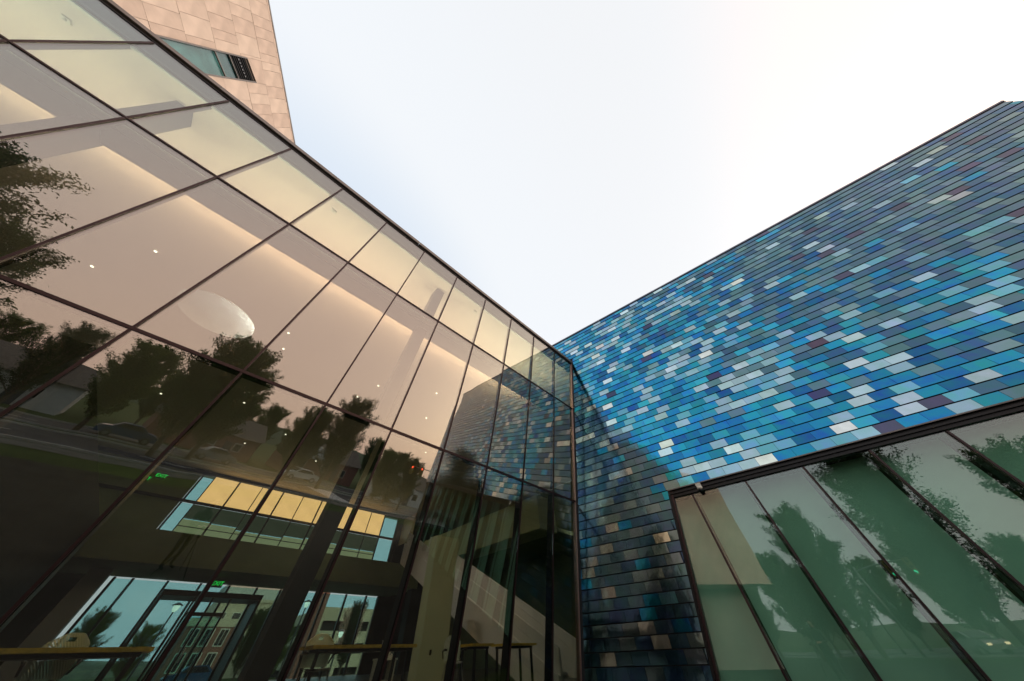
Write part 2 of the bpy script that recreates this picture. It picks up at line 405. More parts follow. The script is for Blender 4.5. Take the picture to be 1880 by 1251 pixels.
# ceiling with the oval skylight opening; right edge follows the blue wall
ZC = 9.4
def sB(d): return 9.2 - .167 * (d - 6.9)             # inner line of the blue wall
OC = (-4.35, 12.7); OA, OB = 1.3, 1.15
bm = bmesh.new()
outer = [(-12, 4.935), (9.38, 4.935), (20, 12), (20, 31), (-14, 31), (-14, 12)]
ov = [bm.verts.new(P(s, d, ZC)) for s, d in outer]
iv = [bm.verts.new(P(OC[0] + OA * math.cos(2 * math.pi * k / 32), OC[1] + OB * math.sin(2 * math.pi * k / 32), ZC)) for k in range(32)]
ed = [bm.edges.new((ov[i], ov[(i + 1) % 6])) for i in range(6)] + [bm.edges.new((iv[i], iv[(i + 1) % 32])) for i in range(32)]
bmesh.ops.triangle_fill(bm, edges=ed, use_beauty=True)
me = bpy.data.meshes.new('ceiling'); bm.to_mesh(me); bm.free(); me.materials.append(MT['ceiling'])
o = bpy.data.objects.new('ceiling', me); COL.objects.link(o); o.parent = GB; o.location = -WL[GB.name]; WL[o.name] = Vector((0, 0, 0)); ceiling = o
m = MB(); n = 32
ra_ = [P(OC[0] + OA * math.cos(2 * math.pi * k / n), OC[1] + OB * math.sin(2 * math.pi * k / n), ZC - .02) for k in range(n)]
rb_ = [P(OC[0] + .95 + OA * .3 * math.cos(2 * math.pi * k / n), OC[1] - .55 + OB * .3 * math.sin(2 * math.pi * k / n), ZC + .8) for k in range(n)]
m.v = ra_ + rb_; m.f = [(k, (k + 1) % n, n + (k + 1) % n, n + k) for k in range(n)]
m.build('skylight_drum', MT['trim'], GB, True)
m = MB(); m.quad(rb_); m.build('skylight_diffuser', MT['oculus'], GB)
# roof
m = MB(); pl = [(-12, 5.3), (9.3, 5.3), (7, 18), (7, 31), (-14, 31), (-14, 12)]
m.poly_extrude([P(s, d, 10.2) for s, d in pl], [P(s, d, 10.32) for s, d in pl]); m.build('roof', MT['coping'], GB)
# beam behind the upper transom with the light cove on its back, and its pale edge strip
MB().box(-12, sc(7) - .15, 5.70, 6.24, 7.30, 7.52, P).build('perimeter_beam', MT['bulkhead'], GB)
MB().box(-12, sc(7) - .15, 5.53, 5.695, 7.32, 7.50, P).build('beam_edge_strip', MT['trim'], GB)
MB().box(-12, sc(9) - .15, 4.97, 5.03, 9.34, 9.39, P).build('head_trim', MT['trim'], GB)
for s in (-6.15, 1.72):
    lean_box(s - .17, s + .17, .55, .95, -1.0, 9.38, 'leaning_column', MT['colgrey'])
lean_box(-12, 9.1, .05, .5, -1.1, -.5, 'sill_plinth', MT['darkwall'])
# floor
m = MB(); m.quad([P(-14, 6.95, -.5), P(9.1, 6.95, -.5), P(22, 14, -.5), P(22, 31, -.5), P(-14, 31, -.5)]); m.build('floor', MT['floor'], GB)
# back wall, ground floor
DB = 29.8
gm = [-2.4, -1.64, -.12, 1.46, 2.95, 4.5, 5.95, 7.48, 9.0, 10.58, 12.19, 13.2]
for i in range(len(gm) - 1):
    MB().box(gm[i] + .06, gm[i + 1] - .06, DB, DB + .02, -.45, 3.5, P).build('back_pane', MT['backpane'], GB)
for s in gm: MB().box(s - .06, s + .06, DB - .1, DB + .08, -.5, 3.55, P).build('back_mullion', MT['blackmetal'], GB)
MB().box(-3.3, -2.5, DB - 2.3, DB - 1.6, -.5, 3.55, P).build('pale_column', MT['column'], GB)
MB().box(-14, -3.4, DB, DB + .25, -.5, 3.6, P).build('back_wall', MT['darkwall'], GB)
MB().box(13.25, 22, DB, DB + .25, -.5, 9.4, P).build('back_wall', MT['darkwall'], GB)
MB().box(13.4, 14.0, 24.6, 25.3, -.5, 3.5, P).build('interior_column', MT['darkwall'], GB)
# entrance vestibule: frames projecting from the back wall
VB = [(0.0, 4.6)]
m = MB().box(-.05, 4.7, DB - 2.4, DB - .2, 2.72, 2.95, P); m.build('vestibule_canopy', MT['blackmetal'], GB)
for s in (-.05, 4.55): MB().box(s, s + .14, DB - 2.4, DB - .2, -.5, 2.71, P).build('vestibule_post', MT['blackmetal'], GB)
for s in (1.45, 2.25, 3.1): MB().box(s, s + .1, DB - 2.35, DB - 2.25, -.5, 2.71, P).build('vestibule_post', MT['blackmetal'], GB)
for s0_, s1_ in ((1.55, 2.25), (2.35, 3.1)):
    dr = MB().box(s0_ + .01, s1_ - .01, DB - 2.34, DB - 2.31, -.45, 1.95, P).build('door', MT['backpane'], GB)
    MB().box(s0_ + .05, s0_ + .09, DB - 2.42, DB - 2.36, .3, .8, P).build('handle', MT['steel'], dr)
MB().box(1.55, 3.1, DB - 2.36, DB - 2.24, 1.97, 2.12, P).build('door_head', MT['blackmetal'], GB)
# mezzanine
MB().box(-4.05, 14.0, 25, 25.25, 3.55, 4.9, P).build('mezzanine_fascia', MT['wall'], GB)
MB().box(-14, 14.0, 25.26, DB - .12, 3.56, 3.8, P).build('mezzanine_slab', MT['wall'], GB)
# upper back wall: lit shades above, dim shades below
um = [-2.3, -1.62] + [-.1 + 1.5 * i for i in range(8)] + [11.75, 13.6]
for i in range(len(um) - 1):
    a, b = um[i] + .03, um[i + 1] - .03
    skyp = i == 0 or i == len(um) - 2
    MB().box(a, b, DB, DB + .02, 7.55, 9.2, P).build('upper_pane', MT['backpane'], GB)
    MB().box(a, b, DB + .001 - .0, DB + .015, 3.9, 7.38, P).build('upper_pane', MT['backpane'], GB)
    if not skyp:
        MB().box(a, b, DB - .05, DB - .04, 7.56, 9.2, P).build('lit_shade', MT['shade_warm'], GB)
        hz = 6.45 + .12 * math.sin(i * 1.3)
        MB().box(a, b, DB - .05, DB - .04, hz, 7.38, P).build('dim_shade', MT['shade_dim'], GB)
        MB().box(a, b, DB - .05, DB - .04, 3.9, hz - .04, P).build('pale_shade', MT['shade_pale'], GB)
        MB().box(a, b, DB - .09, DB - .06, 5.88 + .25, 6.17, P).build('glazing_bar', MT['blackmetal'], GB)
for i, s in enumerate(um):
    tk = .03 if i % 2 else .055
    MB().box(s - tk, s + tk, DB - .1, DB + .05, 3.9, 9.3, P).build('upper_mullion', MT['blackmetal'], GB)
MB().box(-14, 13.6, DB - .16, DB - .11, 7.38, 7.55, P).build('upper_transom', MT['blackmetal'], GB)
MB().box(-14, -2.4, DB, DB + .2, 3.8, 9.38, P).build('back_wall', MT['wall'], GB)
MB().box(-14, 13.6, DB - .3, DB + .2, 9.22, 9.39, P).build('head_beam', MT['darkwall'], GB)
# side return with slatted blind beside the back windows
for i in range(9):
    MB().box(13.68, 13.72, DB - .55 - .27 * i, DB - .36 - .27 * i, 7.0, 9.2, P).build('blind_slat', MT['gold'], GB)
# left room block, right mezzanine and white pier
MB().box(-13.5, -4.1, 9.5, 25.0, -.49, 4.9, P).build('inner_room', MT['darkwall'], GB)
MB().box(14.0, 15.6, 12.0, 25.2, 4.8, 6.6, P).build('side_bulkhead', MT['paleolive'], GB)
MB().box(15.62, 21.5, 12.0, 29, 4.9, 5.1, P).build('side_soffit', MT['wall'], GB)
MB().box(20, 20.3, 12, DB, -.5, 9.395, P).build('side_wall', MT['wall'], GB)
MB().box(7.25, 8.35, 12.0, 12.5, -.49, 3.45, P).build('white_pier', MT['paleolive'], GB)
ps = MB().box(7.62, 7.70, 11.985, 11.998, .12, .24, P).build('wall_socket', MT['blackmetal'], GB)
# raking stair
ST = empty('staircase', P(9.6, 9, -.5), 'pale raking staircase with gold soffit climbing behind the glass corner', 'staircase')
a0, a1 = (9.9, 8.2, -.95), (8.75, 17.8, 3.85)
def stb(name, w0, w1, h0, h1, mat):
    vs = []
    for hh in (h0, h1):
        for (a, ww) in ((a0, w0), (a0, w1), (a1, w1), (a1, w0)):
            vs.append(P(a[0] + ww, a[1], a[2] + hh))
    return MB().box8(vs).build(name, mat, ST)
stb('stringer', -.12, .0, -.35, .55, MT['stairsoffit']); stb('guard', .01, .10, .2, 1.1, MT['stairsoffit'])
stb('far_guard', 1.5, 1.62, -.3, 1.1, MT['stairsoffit']); stb('soffit', .02, 1.48, -.36, -.26, MT['gold'])
for i in range(24):
    t_ = (i + .5) / 24
    c = [a0[j] + (a1[j] - a0[j]) * t_ for j in range(3)]
    MB().box(c[0] + .12, c[0] + 1.48, c[1] - .17, c[1] + .19, c[2] + .02, c[2] + .07, P).build('tread', MT['stairsoffit'], ST)

def area(name, loc, rotz, sx, sy, power, col, upward=True):
    l = bpy.data.lights.new(name, 'AREA'); l.shape = 'RECTANGLE'; l.size = sx; l.size_y = sy; l.energy = power; l.color = col
    o = bpy.data.objects.new(name, l); COL.objects.link(o); o.location = loc
    o.rotation_euler = (math.pi if upward else 0, 0, rotz); return o
rz = math.atan2(hL.y, hL.x)
area('cove_light', P(-1.6, 5.98, 7.56), rz, 21, .10, 430, (1, .76, .52))
cv = area('cove_light', P(-1.6, 7.52, 9.0), rz, 21, .08, 330, (1, .68, .44))
cv.rotation_euler = (Matrix.Rotation(R(-24), 3, hL) @ cv.rotation_euler.to_matrix()).to_euler()
MB().box(-12, 8.9, 7.34, 7.58, 8.88, 8.95, P).build('cove_ledge', MT['bulkhead'], GB)
area('ceiling_fill', P(4.5, 25.12, 4.96), rz, 17, .2, 25, (1, .80, .62))  # added fill without a fixture, brightens the ceiling from the mezzanine edge
area('ceiling_fill', P(-8.5, 17.0, 5.0), rz, 8, 10, 8, (1, .86, .62))  # added fill panel above the room block, no lamp stands there

def spot(name, loc, aim, power, ang, col):       # beams of lit ceiling downlights
    l = bpy.data.lights.new(name, 'SPOT'); l.energy = power; l.spot_size = R(ang); l.spot_blend = .6; l.color = col; l.shadow_soft_size = .05
    o = bpy.data.objects.new(name, l); COL.objects.link(o); o.location = loc
    o.rotation_euler = (Vector(loc) - Vector(aim)).to_track_quat('Z', 'Y').to_euler()
spot('downlight_beam', P(5.99, 13.3, ZC - .05), P(8.6, 12.6, .5), 900, 62, (1, .92, .84))
spot('downlight_beam', P(5.15, 10.94, ZC - .05), P(4.6, 9.4, -.5), 420, 60, (1, .95, .85))
spot('downlight_beam', P(-1.95, 11.75, ZC - .05), P(-2.0, 9.0, -.5), 420, 60, (1, .95, .85))
# downlights
dl = [(-6.35, 10.9), (-7.9, 13.1), (-1.95, 11.75), (-1.83, 12.9), (2.53, 12.45), (2.12, 14.05), (5.15, 10.94), (5.99, 13.3), (8.2, 16.9), (-2.2, 18.6),
      (1.2, 17.5), (4.4, 18.9), (0.4, 20.6), (-5.5, 20.5), (3.0, 23), (-1.2, 23.4)]
src = None
for (s, d) in dl:
    if src is None:
        r_ = MB().lathe(P(s, d, ZC - .03), [(.062, 0), (.066, .028)], 16).build('downlight', MT['trim'])
        tag(r_, 'small round lit downlight set in the peach ceiling', 'downlight', 'ceiling downlights'); src = r_
        ln = MB().lathe(P(s, d, ZC - .042), [(.042, 0), (.042, .01)], 16).build('lens', MT['downlight'], r_); src_l = ln
        off = WL[ln.name] - WL[r_.name]
    else:
        r_ = place_copy(src, P(s, d, ZC - .03)); ln = src_l.copy(); COL.objects.link(ln); ln.parent = r_; ln.location = off

for (s_, d_, lab) in ((-8.2, 5.44, 'small grey ceiling sensor in the top left corner pane'), (-2.43, 5.4, 'small grey ceiling sensor in a middle pane of the top row'), (3.35, 5.35, 'small grey ceiling sensor in the top row near the corner')):
    b_ = MB().box(s_ - .07, s_ + .07, d_ - .05, d_ + .05, ZC - .05, ZC - .004, P).build('ceiling_sensor', MT['white']); tag(b_, lab, 'sensor', 'ceiling sensors')
    MB().lathe(P(s_, d_, ZC - .052), [(.03, 0), (.025, -.02)], 12).build('sensor_lens', MT['steel'], b_)
# exit signs
def text_mesh(txt, size):
    c = bpy.data.curves.new('t', 'FONT'); c.body = txt; c.size = size; c.align_x = 'CENTER'; c.align_y = 'CENTER'; c.extrude = .004
    o = bpy.data.objects.new('t', c); COL.objects.link(o); dg = bpy.context.evaluated_depsgraph_get()
    me = bpy.data.meshes.new_from_object(o.evaluated_get(dg)); bpy.data.objects.remove(o); return me
def exit_sign(pos, label, sc_=1.0):
    b = MB().box(-.20 * sc_, .20 * sc_, -.02, .02, -.13 * sc_, .13 * sc_, lambda x, y, z: Vector(pos) + hL * x - outv * y + Z * z).build('exit_sign', MT['blackmetal'])
    tag(b, label, 'exit sign')
    me = text_mesh('EXIT', .2 * sc_); me.materials.append(MT['exit'])
    o = bpy.data.objects.new('letters', me); COL.objects.link(o); o.parent = b
    Mx = Matrix((hL, Z, outv)).transposed()
    o.matrix_local = Matrix.Translation(Vector(pos) + outv * .024 - WL[b.name]) @ Mx.to_4x4()
exit_sign(P(.076 * 27, 27, .1207 * 27), 'lit green exit sign hanging in front of the entrance vestibule', 1.3)
exit_sign(P(-.141 * 22, 22, .288 * 22), 'green exit sign high on the left above the mezzanine, right one of two', 1.0)
exit_sign(P(-.162 * 21, 21, .278 * 21), 'green exit sign beside the mullion above the mezzanine, left one of two', 1.0)

# ------------------------------------------------------------------ tables and chairs behind the glass
def table(s0, s1, d0, d1, zt, label):
    c = P((s0 + s1) / 2, (d0 + d1) / 2, -.5)
    t = empty('table', c, label, 'table', 'yellow topped tables behind the glass')
    MB().box(s0, s1, d0, d1, zt - .045, zt, P).build('table_top', MT['wood'], t)
    MB().box(s0 + .1, s1 - .1, d0 + .08, d1 - .08, zt - .09, zt - .05, P).build('apron', MT['blackmetal'], t)
    for s in (s0 + .15, s1 - .15):
        for d in (d0 + .1, d1 - .1):
            MB().box(s - .025, s + .025, d - .025, d + .025, -.5, zt - .05, P).build('leg', MT['blackmetal'], t)
ZTB = .245
table(-3.4, .33, 7.75, 8.5, ZTB, 'long yellow table at the left end of the hall behind the glass')
table(2.5, 4.65, 7.85, 8.6, ZTB, 'yellow table in front of the parking garage view')
table(6.25, 6.95, 7.9, 8.6, ZTB, 'short yellow table right of the white pier')
table(7.45, 8.65, 7.95, 8.6, ZTB, 'yellow table nearest the glass corner behind the stair')

def dotted(name, col):
    m, t, out = nodemat(name)
    tc = t.nodes.new('ShaderNodeTexCoord'); sx = t.nodes.new('ShaderNodeSeparateXYZ'); t.links.new(tc.outputs['UV'], sx.inputs[0])
    fs = []
    for i in (0, 1):
        mu = t.nodes.new('ShaderNodeMath'); mu.operation = 'MULTIPLY'; mu.inputs[1].default_value = (95, 80)[i]
        t.links.new(sx.outputs[i], mu.inputs[0]); sn = t.nodes.new('ShaderNodeMath'); sn.operation = 'SINE'; t.links.new(mu.outputs[0], sn.inputs[0]); fs.append(sn)
    pr = t.nodes.new('ShaderNodeMath'); pr.operation = 'MULTIPLY'; t.links.new(fs[0].outputs[0], pr.inputs[0]); t.links.new(fs[1].outputs[0], pr.inputs[1])
    gt = t.nodes.new('ShaderNodeMath'); gt.operation = 'GREATER_THAN'; gt.inputs[1].default_value = .45; t.links.new(pr.outputs[0], gt.inputs[0])
    b = t.nodes.new('ShaderNodeBsdfPrincipled'); b.inputs['Base Color'].default_value = (*col, 1); b.inputs['Roughness'].default_value = .45
    tr = t.nodes.new('ShaderNodeBsdfTransparent'); ms = t.nodes.new('ShaderNodeMixShader')
    t.links.new(gt.outputs[0], ms.inputs[0]); t.links.new(b.outputs[0], ms.inputs[1]); t.links.new(tr.outputs[0], ms.inputs[2]); t.links.new(ms.outputs[0], out.inputs[0])
    return m
MT['mesh'] = dotted('perforated_shell', (.80, .88, .74))
def chair(s, d, rot, label, sz=1.0):
    base = P(s, d, -.5)
    c = empty('chair', base, label, 'chair', 'white shell chairs at the tables')
    ca, sa = math.cos(rot), math.sin(rot)
    def L(x, y, z): return base + (hL * (x * ca - y * sa) - outv * (x * sa + y * ca)) * sz + Z * z
    # back shell: rounded panel, curved
    nx, nz = 12, 10; vs = []; fs = []; uv = []
    for th in (0, .012):
        for j in range(nz + 1):
            for i in range(nx + 1):
                x = -1 + 2 * i / nx; zt = j / nz
                wz = .23 * (1 - .12 * (1 - zt)) * (1 - .35 * max(0, (zt - .82) / .18) ** 2.5)
                top = -.07 * abs(x) ** 4 * zt
                vs.append(L(x * wz, -.20 + .06 * (1 - x * x) * -1 + .05 * (1 - zt) + th, .48 + .43 * zt + top))
    W_ = (nx + 1); N1 = W_ * (nz + 1)
    for j in range(nz):
        for i in range(nx):
            q = (j * W_ + i, j * W_ + i + 1, (j + 1) * W_ + i + 1, (j + 1) * W_ + i)
            if j == nz - 2 and 5 <= i <= 6: continue              # grip slot
            fs.append(q); fs.append(tuple(N1 + k for k in q[::-1]))
    o = mk('back_shell', vs, fs, MT['mesh'], c, True)
    ul = o.data.uv_layers.new(name='UVMap')
    for lp in o.data.loops:
        k = lp.vertex_index % N1; ul.data[lp.index].uv = ((k % W_) / nx, (k // W_) / nz)
    vs = []; fs = []
    for th in (0, -.02):
        for j in range(9):
            for i in range(9):
                x = -1 + i / 4; y = -1 + j / 4
                rx = x * (1 - .12 * y * y); ry = y * (1 - .1 * x * x)
                vs.append(L(rx * .22, ry * .21, .455 + .018 * x * x - .01 * (1 - y) * (y > 0) + th))
    for j in range(8):
        for i in range(8):
            q = (j * 9 + i, j * 9 + i + 1, (j + 1) * 9 + i + 1, (j + 1) * 9 + i); fs.append(q); fs.append(tuple(81 + k for k in q[::-1]))
    mk('seat', vs, fs, MT['white'], c, True)
    for sg in (-1, 1):
        MB().tube([L(sg * .22, -.16, .52), L(sg * .26, -.14, .64), L(sg * .265, .02, .66), L(sg * .25, .12, .655)], [.014, .018, .022, .016], 8).build('armrest', MT['blackmetal'], c, True)
        for y in (-1, 1):
            MB().tube([L(sg * .15, y * .13, .44), L(sg * .22, y * .22, 0)], .012, 8).build('leg', MT['steel'], c, True)
    return c
chair(-2.35, 7.62, 3.3, 'white perforated chair at the long yellow table on the left', 1.35)
chair(-.62, 8.75, .15, 'white perforated chair with its arm beyond the long table end')
chair(2.75, 8.05, 3.15, 'white perforated chair in front of the parking garage view', 1.15)
chair(6.0, 8.3, 2.9, 'white perforated chair right of the white pier, beside the short table')
# small white cabinet with a vase-like display
cb = empty('cabinet', P(7.0, 13.6, -.5), 'small white open cabinet beside the white pier', 'cabinet')
for a in ((6.55, 6.60, -.5, .05), (7.10, 7.15, -.5, .05)): MB().box(a[0], a[1], 13.3, 13.8, a[2], a[3], P).build('side_panel', MT['white'], cb)
MB().box(6.52, 7.18, 13.28, 13.82, .055, .1, P).build('top', MT['white'], cb); MB().box(6.605, 7.095, 13.3, 13.8, -.42, -.38, P).build('shelf', MT['white'], cb)
MB().box(6.605, 7.095, 13.79, 13.81, -.37, .05, P).build('back_panel', MT['dark'], cb)
bx = MB().box(6.62, 6.80, 13.4, 13.6, .102, .52, P).build('brochure_stand', MT['white']); tag(bx, 'tall pale brochure stand on the small white cabinet', 'stand')
bx = MB().box(6.86, 7.08, 13.4, 13.55, .102, .36, P).build('printed_box', MT['white']); tag(bx, 'pale box printed with a dark letter A on the cabinet', 'box')
me = text_mesh('A', .2); me.materials.append(MT['carblue']); o = bpy.data.objects.new('letter', me); COL.objects.link(o); o.parent = bx
o.matrix_local = Matrix.Translation(P(6.97, 13.39, .23) - WL[bx.name]) @ Matrix((hL, Z, outv)).transposed().to_4x4()

# ------------------------------------------------------------------ blue tiled building
BB = empty('blue_tiled_building', B(8, -2, -CZ), 'windowless upper wall of blue and silver metal shingles above a long window', 'building')
UE, ZTOP, ZH = 17.7, 12.02, 3.2
poly = [(uc(-1.1), -1.1), (uj(-1.1), -1.1), (uj(ZH), ZH), (UE, ZH), (UE, ZTOP - .02), (-4, ZTOP - .02), (-4, 10.35), (uc(10.35), 10.35)]
m = MB(); m.poly_extrude([B(u, -.012, z) for u, z in poly], [B(u, -.3, z) for u, z in poly]); m.build('wall_backing', MT['bluecore'], BB)
MB().box(-4, UE, -9, -.31, ZTOP - .3, ZTOP - .03, B).build('roof', MT['coping'], BB)
MB().box(UE - .3, UE - .005, -9, -.31, -1.1, ZTOP - .31, B).build('end_wall', MT['bluecore'], BB)
MB().box(-4, UE, -9.3, -9.01, -1.1, ZTOP - .03, B).build('rear_wall', MT['bluecore'], BB)
for k in range(7):
    a = -4 + 3.104 * k; dz = random.uniform(-.003, .003)
    MB().box(a + .004, a + 3.1, -.32, .035 + dz, ZTOP - .005, ZTOP + .07 + dz, B).build('coping', MT['bluecap'], BB)
MB().box(-4, UE + .02, -.005, .012, ZTOP - .05, ZTOP - .008, B).build('coping_drip', MT['blackmetal'], BB)
TW, TH = .43, .245
PAL = [((.008, .11, .27), 9), ((.008, .17, .37), 20), ((.012, .24, .43), 20), ((.03, .30, .46), 13), ((.014, .22, .33), 10), ((.12, .35, .47), 16),
       ((.25, .42, .50), 14), ((.33, .47, .52), 8), ((.48, .62, .66), 3.6), ((.64, .69, .64), 1.3), ((.045, .055, .13), 1.2), ((.08, .055, .09), .2)]
DIMPAL = [(.07, .16, .22), (.045, .12, .20), (.09, .19, .235), (.03, .12, .23), (.14, .25, .285), (.07, .075, .13), (.28, .38, .38)]  # muted tones: lens vignetting and a dimmer reflected sky put into the tile colour
REFLPAL = [(.05, .125, .20), (.07, .15, .21), (.035, .10, .19), (.14, .22, .26), (.30, .35, .35), (.52, .54, .48)]  # slate tones: the tower's reflection painted into the colour of the corner tiles
def noise2(u, z):
    from mathutils import noise
    return noise.noise(Vector((u * .45 + 3.1, z * .8, 1.7))), noise.noise(Vector((u * .25, z * .5, 9.1)))
def tile_colour(u, z):
    a, b = noise2(u, z)
    ws = []
    for (c, w_) in PAL:
        lum = .2 * c[0] + .7 * c[1] + .1 * c[2]; sat = (max(c) - min(c)) / max(c)
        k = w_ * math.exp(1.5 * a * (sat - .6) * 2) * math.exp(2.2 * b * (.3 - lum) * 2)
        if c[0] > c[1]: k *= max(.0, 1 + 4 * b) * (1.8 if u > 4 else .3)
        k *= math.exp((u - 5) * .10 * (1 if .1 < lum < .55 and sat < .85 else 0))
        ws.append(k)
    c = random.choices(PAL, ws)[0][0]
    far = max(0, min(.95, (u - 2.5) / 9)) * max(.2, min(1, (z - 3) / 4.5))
    if random.random() < far: c = random.choices(DIMPAL, (7, 7, 7, 5, 2.5, 1, .5))[0]
    if z < 7.6 - 2.1 * u and random.random() < .92: c = random.choices(REFLPAL, (6, 6, 5, 3.5, 1.8, .8))[0]  # boundary follows the tower's reflected outline, not a change of tile
    j = random.uniform(.85, 1.15)
    return tuple(min(1, x * j * random.uniform(.95, 1.05)) for x in c)
def tile_geo(u0b, u1b, u0t, u1t, za, zb, sd):
    """one shingle: slightly pillowed front, lower edge standing proud"""
    rr = random.Random(sd); nx, nz = 4, 3; vs = []; fs = []
    tw = [rr.uniform(-.002, .002) for _ in range(4)]; bul = rr.uniform(.0002, .0016)
    for j in range(nz + 1):
        v = j / nz
        for i in range(nx + 1):
            x = i / nx; ua = u0b + (u0t - u0b) * v; ub = u1b + (u1t - u1b) * v
            oo = .024 - .019 * v + bul * (1 - (2 * x - 1) ** 2) * (1 - (2 * v - 1) ** 2)
            oo += tw[0] * (1 - x) * (1 - v) + tw[1] * x * (1 - v) + (tw[2] * (1 - x) + tw[3] * x) * v * .3
            vs.append((ua + (ub - ua) * x, oo, za + (zb - za) * v))
    W_ = nx + 1
    for j in range(nz):
        for i in range(nx): fs.append((j * W_ + i, j * W_ + i + 1, (j + 1) * W_ + i + 1, (j + 1) * W_ + i))
    def side(ids):                      # edge faces on their own vertices so the front keeps its own shading
        n0 = len(vs)
        for k in ids: vs.append(vs[k])
        for k in (ids[-1], ids[0]): vs.append((vs[k][0], -.006, vs[k][2]))
        fs.append(tuple(range(n0, len(vs))))
    side(list(range(W_))[::-1]); side([j * W_ for j in range(nz + 1)]); side([j * W_ + nx for j in range(nz + 1)][::-1])
    return vs, fs
tiles = []
camp = Vector((0, 0, CZ))
for row in range(-18, 36):
    za = ZH + row * TH + .004; zb = za + TH - .022
    if row == 35: zb = ZTOP - .052
    lo = lambda z: (uc(z) + .10) if z < 10.3 else -3.9
    hi = (lambda z: uj(z) - .06) if za < ZH - .01 else (lambda z: UE)
    offs = (row * .4) % 1 * TW + random.uniform(-.02, .02)
    u = -4.2 + offs - TW
    while u < UE:
        a, b = u + .003, u + TW - .003
        q = [max(a, lo(za)), min(b, hi(za)), max(a, lo(zb)), min(b, hi(zb))]
        if q[1] - q[0] > .03 or q[3] - q[2] > .03:
            if q[1] < q[0]: q[1] = q[0]
            if q[3] < q[2]: q[3] = q[2]
            cen = B((q[0] + q[1]) / 2, 0, (za + zb) / 2); dv = cen - camp; dist = dv.length
            vis = abs(dv.normalized().dot(nB)) / dist ** 2 * (dv.normalized().dot(fwd) ** -3 if dv.normalized().dot(fwd) > .25 else 0)
            full = abs(q[0] - a) + abs(q[1] - b) + abs(q[2] - a) + abs(q[3] - b) < 1e-6 and row != 35
            sx = dv.dot(rt) / max(.01, dv.dot(fwd)) * 482.5; sy = dv.dot(up) / max(.01, dv.dot(fwd)) * 482.5
            inside = abs(sx) < 935 and abs(sy) < 620 and (za < 10.2 or u > -.9)
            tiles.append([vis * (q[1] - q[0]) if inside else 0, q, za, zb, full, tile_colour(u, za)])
        u += TW
order = sorted(range(len(tiles)), key=lambda i: -tiles[i][0])
big = set(order[:300])
protos = []
for k in range(8):
    vs, fs = tile_geo(-TW / 2 + .003, TW / 2 - .003, -TW / 2 + .003, TW / 2 - .003, -TH / 2, TH / 2 - .022, 50 + k)
    me = bpy.data.meshes.new('tile'); Bo = B(0, 0, 0); me.from_pydata([B(*v) - Bo for v in vs], [], fs); me.materials.append(MT['tile_obj'])
    me.polygons.foreach_set('use_smooth', [i < 12 for i in range(len(me.polygons))]); protos.append(me)
SV, SF, SCc = [], [], []
for i, (vz, q, za, zb, full, col) in enumerate(tiles):
    if i in big:
        if full:
            o = bpy.data.objects.new('tile', protos[i % 8]); COL.objects.link(o); o.parent = BB
            o.location = B((q[0] + q[1]) / 2, 0, za + TH / 2) - WL[BB.name]
        else:
            vs, fs = tile_geo(*q, za, zb, i); o = mk('tile', [B(*v) for v in vs], fs, MT['tile_obj'], BB)
            o.data.polygons.foreach_set('use_smooth', [k < 12 for k in range(len(o.data.polygons))])
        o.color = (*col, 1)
    else:
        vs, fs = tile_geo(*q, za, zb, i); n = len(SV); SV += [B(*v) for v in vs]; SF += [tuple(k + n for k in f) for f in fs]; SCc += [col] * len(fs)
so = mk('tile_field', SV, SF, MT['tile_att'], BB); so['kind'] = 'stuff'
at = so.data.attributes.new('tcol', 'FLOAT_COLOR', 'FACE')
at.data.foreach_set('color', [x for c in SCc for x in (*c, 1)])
so.data.polygons.foreach_set('use_smooth', [len(p_.vertices) == 4 and (k % 15) < 12 for k, p_ in enumerate(so.data.polygons)])
# long window: dark head, leaning jamb, mullions, panes, shades
ZG = 2.97
MB().box(uj(ZH) - .05, UE, -.28, .045, ZH - .03, ZH - .002, B).build('window_flashing', MT['coping'], BB)
MB().box(uj(ZH) - .03, UE, -.28, -.03, ZG + .02, ZH - .035, B).build('window_head', MT['blackmetal'], BB)
MB().box(uj(ZH) - .03, UE, -.26, .01, ZG + .10, ZG + .14, B).build('head_groove', MT['blackmetal'], BB)
for (a, b, o0, o1, mt) in ((-.045, .0, -.28, .03, MT['blackmetal']), (.002, .07, -.2, -.02, MT['mullion'])):
    za, zb = -1.1, ZH - .04
    MB().box8([B(uj(za) + a, o0, za), B(uj(za) + b, o0, za), B(uj(za) + b, o1, za), B(uj(za) + a, o1, za),
               B(uj(zb) + a, o0, zb), B(uj(zb) + b, o0, zb), B(uj(zb) + b, o1, zb), B(uj(zb) + a, o1, zb)]).build('window_jamb', mt, BB)
wm = [2.45, 3.87] + [5.215 + 1.345 * i for i in range(10)]
OG = -.10
edges = [None] + wm
